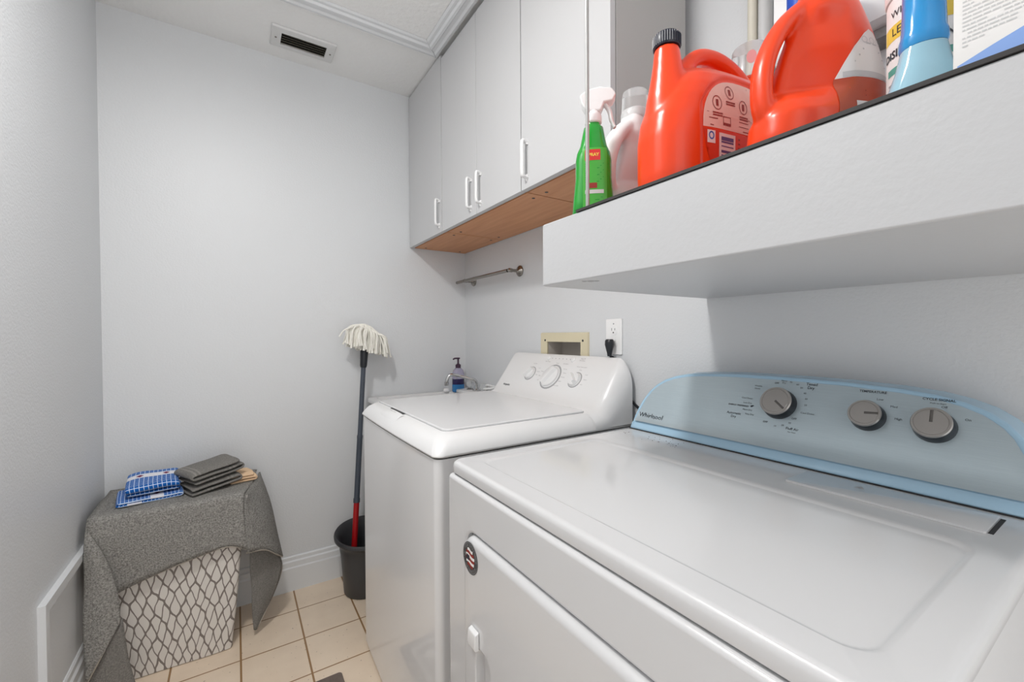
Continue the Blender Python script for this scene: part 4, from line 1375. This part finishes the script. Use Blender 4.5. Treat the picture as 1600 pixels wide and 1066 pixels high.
    lathe(b, [(0.0202, 0.0), (0.0212, 0.002), (0.0212, 0.017), (0.0195, 0.0195), (0.010, 0.020), (0.0005, 0.020)], (-0.0815, 0, 0.2225), n=36)
    for k in range(36):
        a = 2 * pi * k / 36
        tube(b, [(-0.0815 + 0.0214 * cos(a), 0.0214 * sin(a), 0.2245), (-0.0815 + 0.0214 * cos(a), 0.0214 * sin(a), 0.2395)], 0.0008, 5)
    bmesh.ops.scale(b, vec=(1.04, 1.04, sc), verts=b.verts)
    bmesh.ops.translate(b, vec=(-0.0815 * (sc - 1.04), 0, 0), verts=b.verts)
    place(b, ang, org)
    link('cap', b, M['navy'], t, sharp=40, label='ribbed navy screw cap')
    return t


# --- jug with a loop handle on the near end
def loop_jug(name, label, org, ang, m, sc=1.0, cap=None, lab=None, cat='jug', grp=None, capm=None, gap=0.0, hr=0.0115):
    t = thing(name, label, cat, org, grp)
    b = BM()
    S_ = [(0.0, -.094, .070, .043), (0.006, -.104, .076, .049), (0.03, -.107, .078, .051), (0.055, -.104, .077, .0515), (0.072, -.096, .076, .051), (0.090, -.086, .073, .050), (0.115, -.080, .069, .0485), (0.145, -.070, .060, .046), (0.175, -.058, .050, .041), (0.200, -.050, .042, .035), (0.222, -.040, .034, .029), (0.238, -.032, .030, .026), (0.252, -.026, .026, .024), (0.262, -.025, .025, .0235)]
    S_ = [(z, x0 + gap * min(1, max(0, (z - 0.066) / 0.02)) * min(1, max(0, (0.215 - z) / 0.05)), x1, hw) for z, x0, x1, hw in S_]
    loft(b, sections(S_))
    for v in b.verts:
        kz = min(1.0, max(0.0, (v.co.z - 0.066) / 0.02)) * min(1.0, max(0.0, (0.205 - v.co.z) / 0.03))
        kx = min(1.0, max(0.0, (v.co.x + 0.065) / 0.062)) ** 1.3
        v.co.y *= 1 - kz * 0.55 * (1 - kx)
    tube(b, crv([(-0.084, 0, 0.045), (-0.0985, 0, 0.072), (-0.1010, 0, 0.105), (-0.0955, 0, 0.135), (-0.0820, 0, 0.165), (-0.064, 0, 0.190), (-0.040, 0, 0.211), (-0.02, 0, 0.222)], 5), hr, 14, flat=1.45, side=(1, 0, 0))
    b = remeshed(b, 0.0028, 8)
    bmesh.ops.scale(b, vec=(sc, sc, sc), verts=b.verts)
    D = Decal(b, ang, org)
    place(b, ang, org)
    link('body', b, m, t, sharp=180)
    if lab:
        b = BM()
        P2 = lambda pts: [(u * sc, v * sc) for u, v in pts]
        ap = [(-0.026, 0.098), (0.062, 0.098), (0.051, 0.125), (0.038, 0.148), (0.030, 0.162), (0.021, 0.165), (0.011, 0.157), (-0.005, 0.138), (-0.016, 0.118)]
        D.fill(b, P2(ap), 0.0006, 2)
        D.fill(b, P2([(-0.027, 0.0975), (-0.034, 0.05), (-0.032, 0.008), (0.067, 0.008), (0.068, 0.05), (0.063, 0.0975)]), 0.0006, 7)
        D.fill(b, P2(rect(-0.008, 0.014, 0.018, 0.066)), 0.0010, 2)
        for k, w in enumerate((0.006, 0.002, 0.0035, 0.0015, 0.0045)):
            v = 0.060 - k * 0.0085
            flat(b, P2(rect(-0.003, v - w, 0.013, v)), D.to3, 0.0013, 9)
        D.fill(b, P2(rect(-0.023, 0.020, -0.011, 0.046)), 0.0010, 2)
        ring2(b, -0.017 * sc, 0.037 * sc, 0.0045, 0.0016, D.to3, 0.0013, 9, 16)
        flat(b, P2(rect(-0.022, 0.024, -0.012, 0.028)), D.to3, 0.0013, 9)
        for k in range(11):
            v = 0.080 - k * 0.0062
            flat(b, P2(rect(0.022 if k > 1 else 0.006, v - 0.0007, 0.062 - (0.02 if k % 4 == 3 else 0), v + 0.0007)), D.to3, 0.0010, 4)
        for k in range(4):
            v = 0.118 + 0.0085 * k
            hw_ = 0.030 - 0.006 * k
            flat(b, P2(rect(0.024 - hw_, v - 0.001, 0.024 + hw_ - 0.006, v + 0.001)), D.to3, 0.0010, 8)
        for u in (0.010, 0.022, 0.034): ring2(b, u * sc, 0.148 * sc, 0.0045, 0.0008, D.to3, 0.0010, 8, 14)
        D.fill(b, P2(rect(-0.018, 0.099, 0.056, 0.106)), 0.0009, 8)
        link('label_print', b, LBL, t, sharp=180, label='white and brownish label with bar code')
    b = BM()
    if cap == 'clear':
        lathe(b, [(0.0265, 0.236), (0.0310, 0.240), (0.0315, 0.252), (0.0300, 0.256), (0.0275, 0.298), (0.0268, 0.301), (0.0005, 0.301)], (0, 0, 0), n=32)
        bmesh.ops.scale(b, vec=(sc, sc, sc), verts=b.verts); place(b, ang, org)
        link('cap', b, M['clear'], t, sharp=30, label='clear measuring cap')
    else:
        lathe(b, [(0.0265, 0.244), (0.031, 0.248), (0.031, 0.285), (0.028, 0.290), (0.0005, 0.290)], (0, 0, 0), n=32)
        bmesh.ops.scale(b, vec=(sc, sc, sc), verts=b.verts); place(b, ang, org)
        link('cap', b, capm or M['navy'], t, sharp=30)
    return t


spout_jug((0.702, 0.450, SH), radians(-9))
loop_jug('detergent_bottle', 'large orange detergent bottle with side loop handle, right of the spout jug', (0.6857, 0.2627, SH), radians(-22), M['orange'], 1.0, 'navy', True, 'jug')
loop_jug('softener_bottle', 'white loop-handled bottle with clear cap between green spray and orange jug', (0.727, 0.632, SH), radians(6), M['white_hdpe'], 0.965, 'clear', None, 'bottle', gap=0.014, hr=0.0155)

# --- orange bottle with clear measuring cap between the two jugs
t = thing('scent_booster_bottle', 'orange bottle with clear measuring cap standing between the two orange jugs', 'bottle', (0.882, 0.470, SH))
b = BM(); loft(b, [sell(0.882, 0.470, r, r, SH + z, 32, 2.0) for z, r in ((0, 0.044), (0.006, 0.047), (0.20, 0.047), (0.235, 0.045), (0.262, 0.038), (0.276, 0.030), (0.284, 0.029))]); link('body', b, M['orange'], t)
b = BM(); lathe(b, [(0.0320, 0.278), (0.0365, 0.281), (0.0365, 0.292), (0.0345, 0.295), (0.0330, 0.345), (0.0315, 0.348), (0.0005, 0.348)], (0.882, 0.470, SH), n=32); link('cap', b, M['clear'], t, sharp=30, label='clear measuring cap')
b = BM(); flat(b, circ(0, 0, 0.009, 18, 0.013), lambda u, v, d: (0.882 - 0.0345 * 0.86 - u * 0.5, 0.470 - 0.0345 * 0.52 + u * 0.86 - 0.001, SH + 0.315 + v), 0); link('decal', b, mat('pink_reflection', rgb(226, 150, 150), 0.5), t, smooth=False)  # pink oval painted on the cap to imitate a faint reflection

# --- green spray bottle
gx, gy, ga = 0.579, 0.605, radians(-42)
t = thing('spray_bottle', 'green spray bottle with white trigger head behind the thin rod', 'spray bottle', (gx, gy, SH))
b = BM()
loft(b, [sell(0, 0, rx, ry, z, 32, 2.5) for z, rx, ry in ((0.0, 0.036, 0.020), (0.004, 0.040, 0.0235), (0.03, 0.0385, 0.023), (0.08, 0.034, 0.0225), (0.118, 0.034, 0.0225), (0.135, 0.0315, 0.022), (0.150, 0.0255, 0.0195), (0.175, 0.021, 0.0175), (0.190, 0.0185, 0.0165), (0.196, 0.0125, 0.0125), (0.202, 0.0125, 0.0125))])
bmesh.ops.scale(b, vec=(1, 1, 0.87), verts=b.verts)
D = Decal(b, ga, (gx, gy, SH))
place(b, ga, (gx, gy, SH)); link('body', b, M['green'], t, sharp=60)
b = BM()
D.fill(b, rect(-0.020, 0.004, 0.024, 0.122), 0.0006, 0)
D.fill(b, rect(-0.016, 0.098, 0.012, 0.118), 0.0009, 1)
text(b, 'SPRAY', 0.008, D.to3, -0.002, 0.108, mi=2, depth=0.0012, bold=0.0003)
for k in range(9): flat(b, rect(-0.016, 0.091 - k * 0.0042, 0.018 - (k % 3) * 0.004, 0.0925 - k * 0.0042), D.to3, 0.0010, 3)
D.fill(b, rect(-0.008, 0.046, 0.006, 0.056), 0.0009, 4); D.fill(b, rect(-0.016, 0.036, 0.018, 0.043), 0.0009, 5)
for k in range(5): flat(b, rect(-0.014, 0.028 - k * 0.0045, 0.016 - (k % 2) * 0.006, 0.0295 - k * 0.0045), D.to3, 0.0010, 3)
link('label_print', b, [M['greenlabel'], M['red'], M['yellow'], M['green'], M['maroon'], M['textgrey']], t, sharp=180, label='lighter green label with a red emblem')
b = BM()
lathe(b, [(0.0150, 0.200), (0.0160, 0.203), (0.0160, 0.216), (0.0135, 0.219), (0.0125, 0.228)], (0, 0, 0), n=24)
loft(b, [[(x_, y_ * w, z_) for x_, y_, z_ in pr] for pr, w in (([(-0.014, -0.013, 0.221), (0.012, -0.013, 0.221), (0.022, -0.013, 0.236), (0.026, -0.013, 0.252), (0.012, -0.013, 0.262), (-0.012, -0.013, 0.266), (-0.034, -0.013, 0.262), (-0.042, -0.013, 0.250), (-0.036, -0.013, 0.238), (-0.02, -0.013, 0.236)], 1),
                                                        ([(-0.014, 0.013, 0.221), (0.012, 0.013, 0.221), (0.022, 0.013, 0.236), (0.026, 0.013, 0.252), (0.012, 0.013, 0.262), (-0.012, 0.013, 0.266), (-0.034, 0.013, 0.262), (-0.042, 0.013, 0.250), (-0.036, 0.013, 0.238), (-0.02, 0.013, 0.236)], 1))])
bmesh.ops.rotate(b, matrix=Matrix.Rotation(pi, 3, 'Z'), verts=b.verts)
bmesh.ops.translate(b, vec=(0, 0, -0.0265), verts=b.verts)
place(b, ga, (gx, gy, SH)); sh_ = link('sprayer_head', b, M['white_hdpe'], t, bevel=0.011, seg=4)
b = BM(); tube(b, crv([(0.020, 0, 0.240), (0.030, 0, 0.224), (0.034, 0, 0.206), (0.040, 0, 0.192)], 4), [0.007] * 9 + [0.0055] * 4, 10, flat=0.6)
bmesh.ops.translate(b, vec=(0, 0, -0.0265), verts=b.verts)
place(b, ga, (gx, gy, SH)); link('trigger', b, M['white_hdpe'], t)

# --- thin rod from the shelf edge to the ceiling
b = BM(); tube(b, [(0.536, 0.575, SH + 0.0005), (0.536, 0.5775, 2.4425)], 0.0036, 12)
o = link('support_rod', b, M['rod'], loc=(0.536, 0.575, SH)); tag(o, 'thin grey metal rod standing on the shelf edge in front of cabinets', 'rod')

# --- wipes canister, aqua spray bottle, printed box, low orange tub
cx_, cy_ = 0.686, 0.157
t = thing('wipes_canister', 'white wipes canister with yellow stripe partly behind the blue bottle', 'canister', (cx_, cy_, SH))
b = BM(); lathe(b, [(0.037, 0), (0.0385, 0.003), (0.0385, 0.165), (0.037, 0.170)], (cx_, cy_, SH), n=40); link('body', b, M['paper'], t)
b = BM(); lathe(b, [(0.0395, 0.169), (0.0402, 0.172), (0.0402, 0.198), (0.036, 0.206), (0.0005, 0.206)], (cx_, cy_, SH), n=40); link('lid', b, M['paper'], t)
vd = math.atan2(cy_, cx_)
cyl = lambda u, v, d: (cx_ - (0.0385 + d) * cos(vd + u / 0.0385), cy_ - (0.0385 + d) * sin(vd + u / 0.0385), SH + v)


def cyl_fill(bm, u0, v0, u1, v1, d, mi, n=10):
    for k in range(n):
        a, c = u0 + (u1 - u0) * k / n, u0 + (u1 - u0) * (k + 1) / n
        flat(bm, rect(a, v0, c, v1), cyl, d, mi)


b = BM()
cyl_fill(b, -0.052, 0.118, 0.03, 0.136, 0.0003, 0)
text(b, 'LEMON', 0.013, cyl, -0.016, 0.127, mi=1, depth=0.0006)
text(b, 'DISINFECTING', 0.0125, cyl, -0.010, 0.101, mi=1, depth=0.0006, bold=0.0003)
text(b, 'WIPES', 0.011, cyl, -0.024, 0.148, mi=1, depth=0.0006)
cyl_fill(b, -0.045, 0.078, 0.02, 0.086, 0.0003, 2)
for k in range(5): cyl_fill(b, -0.044, 0.066 - k * 0.011, 0.01 - 0.006 * (k % 2), 0.0685 - k * 0.011, 0.0003, 3, 6)
link('label_print', b, [M['yellow'], M['ink'], M['teal'], M['greyink']], t, smooth=True, sharp=180, label='label with yellow stripe and dark lettering')

ax, ay, aa = 0.596, 0.1415, radians(-60)
t = thing('blue_spray_bottle', 'clear aqua plastic spray bottle with bright blue upper sleeve', 'spray bottle', (ax, ay, SH))
b = BM(); loft(b, [sell(0, 0, rx, ry, z, 36, 2.3) for z, rx, ry in ((0.0, 0.030, 0.0195), (0.005, 0.032, 0.0215), (0.02, 0.0295, 0.021), (0.045, 0.0218, 0.0185), (0.064, 0.0180, 0.0165))]); place(b, aa, (ax, ay, SH)); link('lower_body', b, M['aqua'], t, sharp=70, label='clear aqua lower half')
b = BM(); loft(b, [sell(0, 0, rx, ry, z, 36, 2.3) for z, rx, ry in ((0.0645, 0.0180, 0.0165), (0.068, 0.0192, 0.0177), (0.076, 0.0188, 0.0175), (0.080, 0.0175, 0.0165), (0.105, 0.0165, 0.016), (0.135, 0.0162, 0.0158), (0.16, 0.0165, 0.016), (0.172, 0.013, 0.013), (0.18, 0.0125, 0.0125))]); place(b, aa, (ax, ay, SH)); link('sleeve', b, M['aquasleeve'], t, sharp=70, label='bright blue upper sleeve')
b = BM()
lathe(b, [(0.0155, 0.178), (0.0155, 0.194), (0.012, 0.198)], (0, 0, 0), n=20)
loft(b, [[(x_, y_, z_) for x_, z_ in ((-0.014, 0.196), (0.014, 0.196), (0.024, 0.222), (0.010, 0.236), (-0.040, 0.232), (-0.040, 0.216))] for y_ in (-0.011, 0.011)])
place(b, aa, (ax, ay, SH)); link('sprayer_head', b, M['royal'], t, bevel=0.004)

t = thing('printed_box', 'white carton with grey small print and blue band at right end of shelf', 'box', (0.66, 0.005, SH))
b = BM(); box(b, (0.552, -0.105, SH + 0.0003), (0.612, 0.1110, SH + 0.24)); link('carton', b, M['paper'], t, bevel=0.0012, seg=2)
bf = lambda u, v, d: (0.552 - d, 0.1110 - u, SH + v)
b = BM()
rnd = random.Random(11)
for k in range(38):
    v = 0.029 + k * 0.0036
    u = 0.006
    while u < 0.19:
        w = rnd.uniform(0.0015, 0.006)
        if v > 0.026 + u * 0.30 and rnd.random() > 0.06:
            flat(b, rect(u, v, min(u + w, 0.20), v + 0.0013), bf, 0.0003)
        u += w + 0.0009
link('small_print', b, M['textgrey'], t, smooth=False)
b = BM()
sw = [(0.003, 0.004), (0.214, 0.004), (0.214, 0.048), (0.12, 0.042), (0.07, 0.034), (0.045, 0.0285), (0.025, 0.022), (0.010, 0.0165), (0.003, 0.014)]
flat(b, sw, bf, 0.0003); link('blue_band', b, M['skyband'], t, smooth=False, label='curved sky-blue band')

t = thing('orange_tub', 'low orange tub behind and between the orange jug and wipes canister', 'tub', (0.835, 0.235, SH))
b = BM(); loft(b, [sell(0.835, 0.235, r, r, SH + z, 32, 2.4) for z, r in ((0, 0.046), (0.004, 0.05), (0.118, 0.05), (0.124, 0.046))]); link('body', b, M['orange'], t)
b = BM(); lathe(b, [(0.0506, 0.098), (0.0508, 0.099), (0.0508, 0.104), (0.0506, 0.105)], (0.835, 0.235, SH), n=32); link('stripe', b, M['paper'], t)

t = thing('blue_topped_bottle', 'bottle with royal blue top peeking out behind the large orange bottle', 'bottle', (0.905, 0.386, SH))
b = BM(); lathe(b, [(0.034, 0), (0.037, 0.004), (0.037, 0.25), (0.030, 0.285), (0.016, 0.31), (0.015, 0.335)], (0.905, 0.386, SH)); link('body', b, M['white_hdpe'], t)
b = BM(); lathe(b, [(0.0175, 0.33), (0.019, 0.335), (0.019, 0.37), (0.024, 0.382), (0.024, 0.455), (0.012, 0.465)], (0.905, 0.386, SH)); link('top', b, M['royal'], t, label='royal blue top')

# --- pipes and white panel on the wall above the shelf
b = BM(); tube(b, [(1.093, 0.576, SH + 0.001), (1.093, 0.576, ZC - 0.001)], 0.0115, 16)
o = link('cream_pipe', b, M['cream'], loc=(1.093, 0.576, SH)); tag(o, 'cream vertical pipe on the wall behind the orange jugs', 'pipe')
b = BM(); tube(b, [(1.094, 0.546, SH + 0.001), (1.094, 0.546, ZC - 0.001)], 0.0155, 16)
o = link('white_pipe', b, M['conduit'], loc=(1.094, 0.546, SH)); tag(o, 'thicker white vertical pipe just right of the cream pipe', 'pipe')
t = thing('wall_panel_box', 'white wall-mounted panel with rounded lower edge behind the large orange bottle', 'panel', (1.06, 0.2, 1.76))
b = BM()
pz = [(1.111, 1.775), (1.075, 1.772), (1.050, 1.772), (1.034, 1.778), (1.026, 1.792), (1.024, 1.81), (1.024, 2.35), (1.111, 2.35)]
profile_y(b, pz, -0.30, 0.493)
link('cover', b, M['panel'], t, sharp=30)
b = BM(); box(b, (1.060, -0.29, 1.7535), (1.111, 0.483, 1.7715)); link('lower_lip', b, M['ledge'], t)
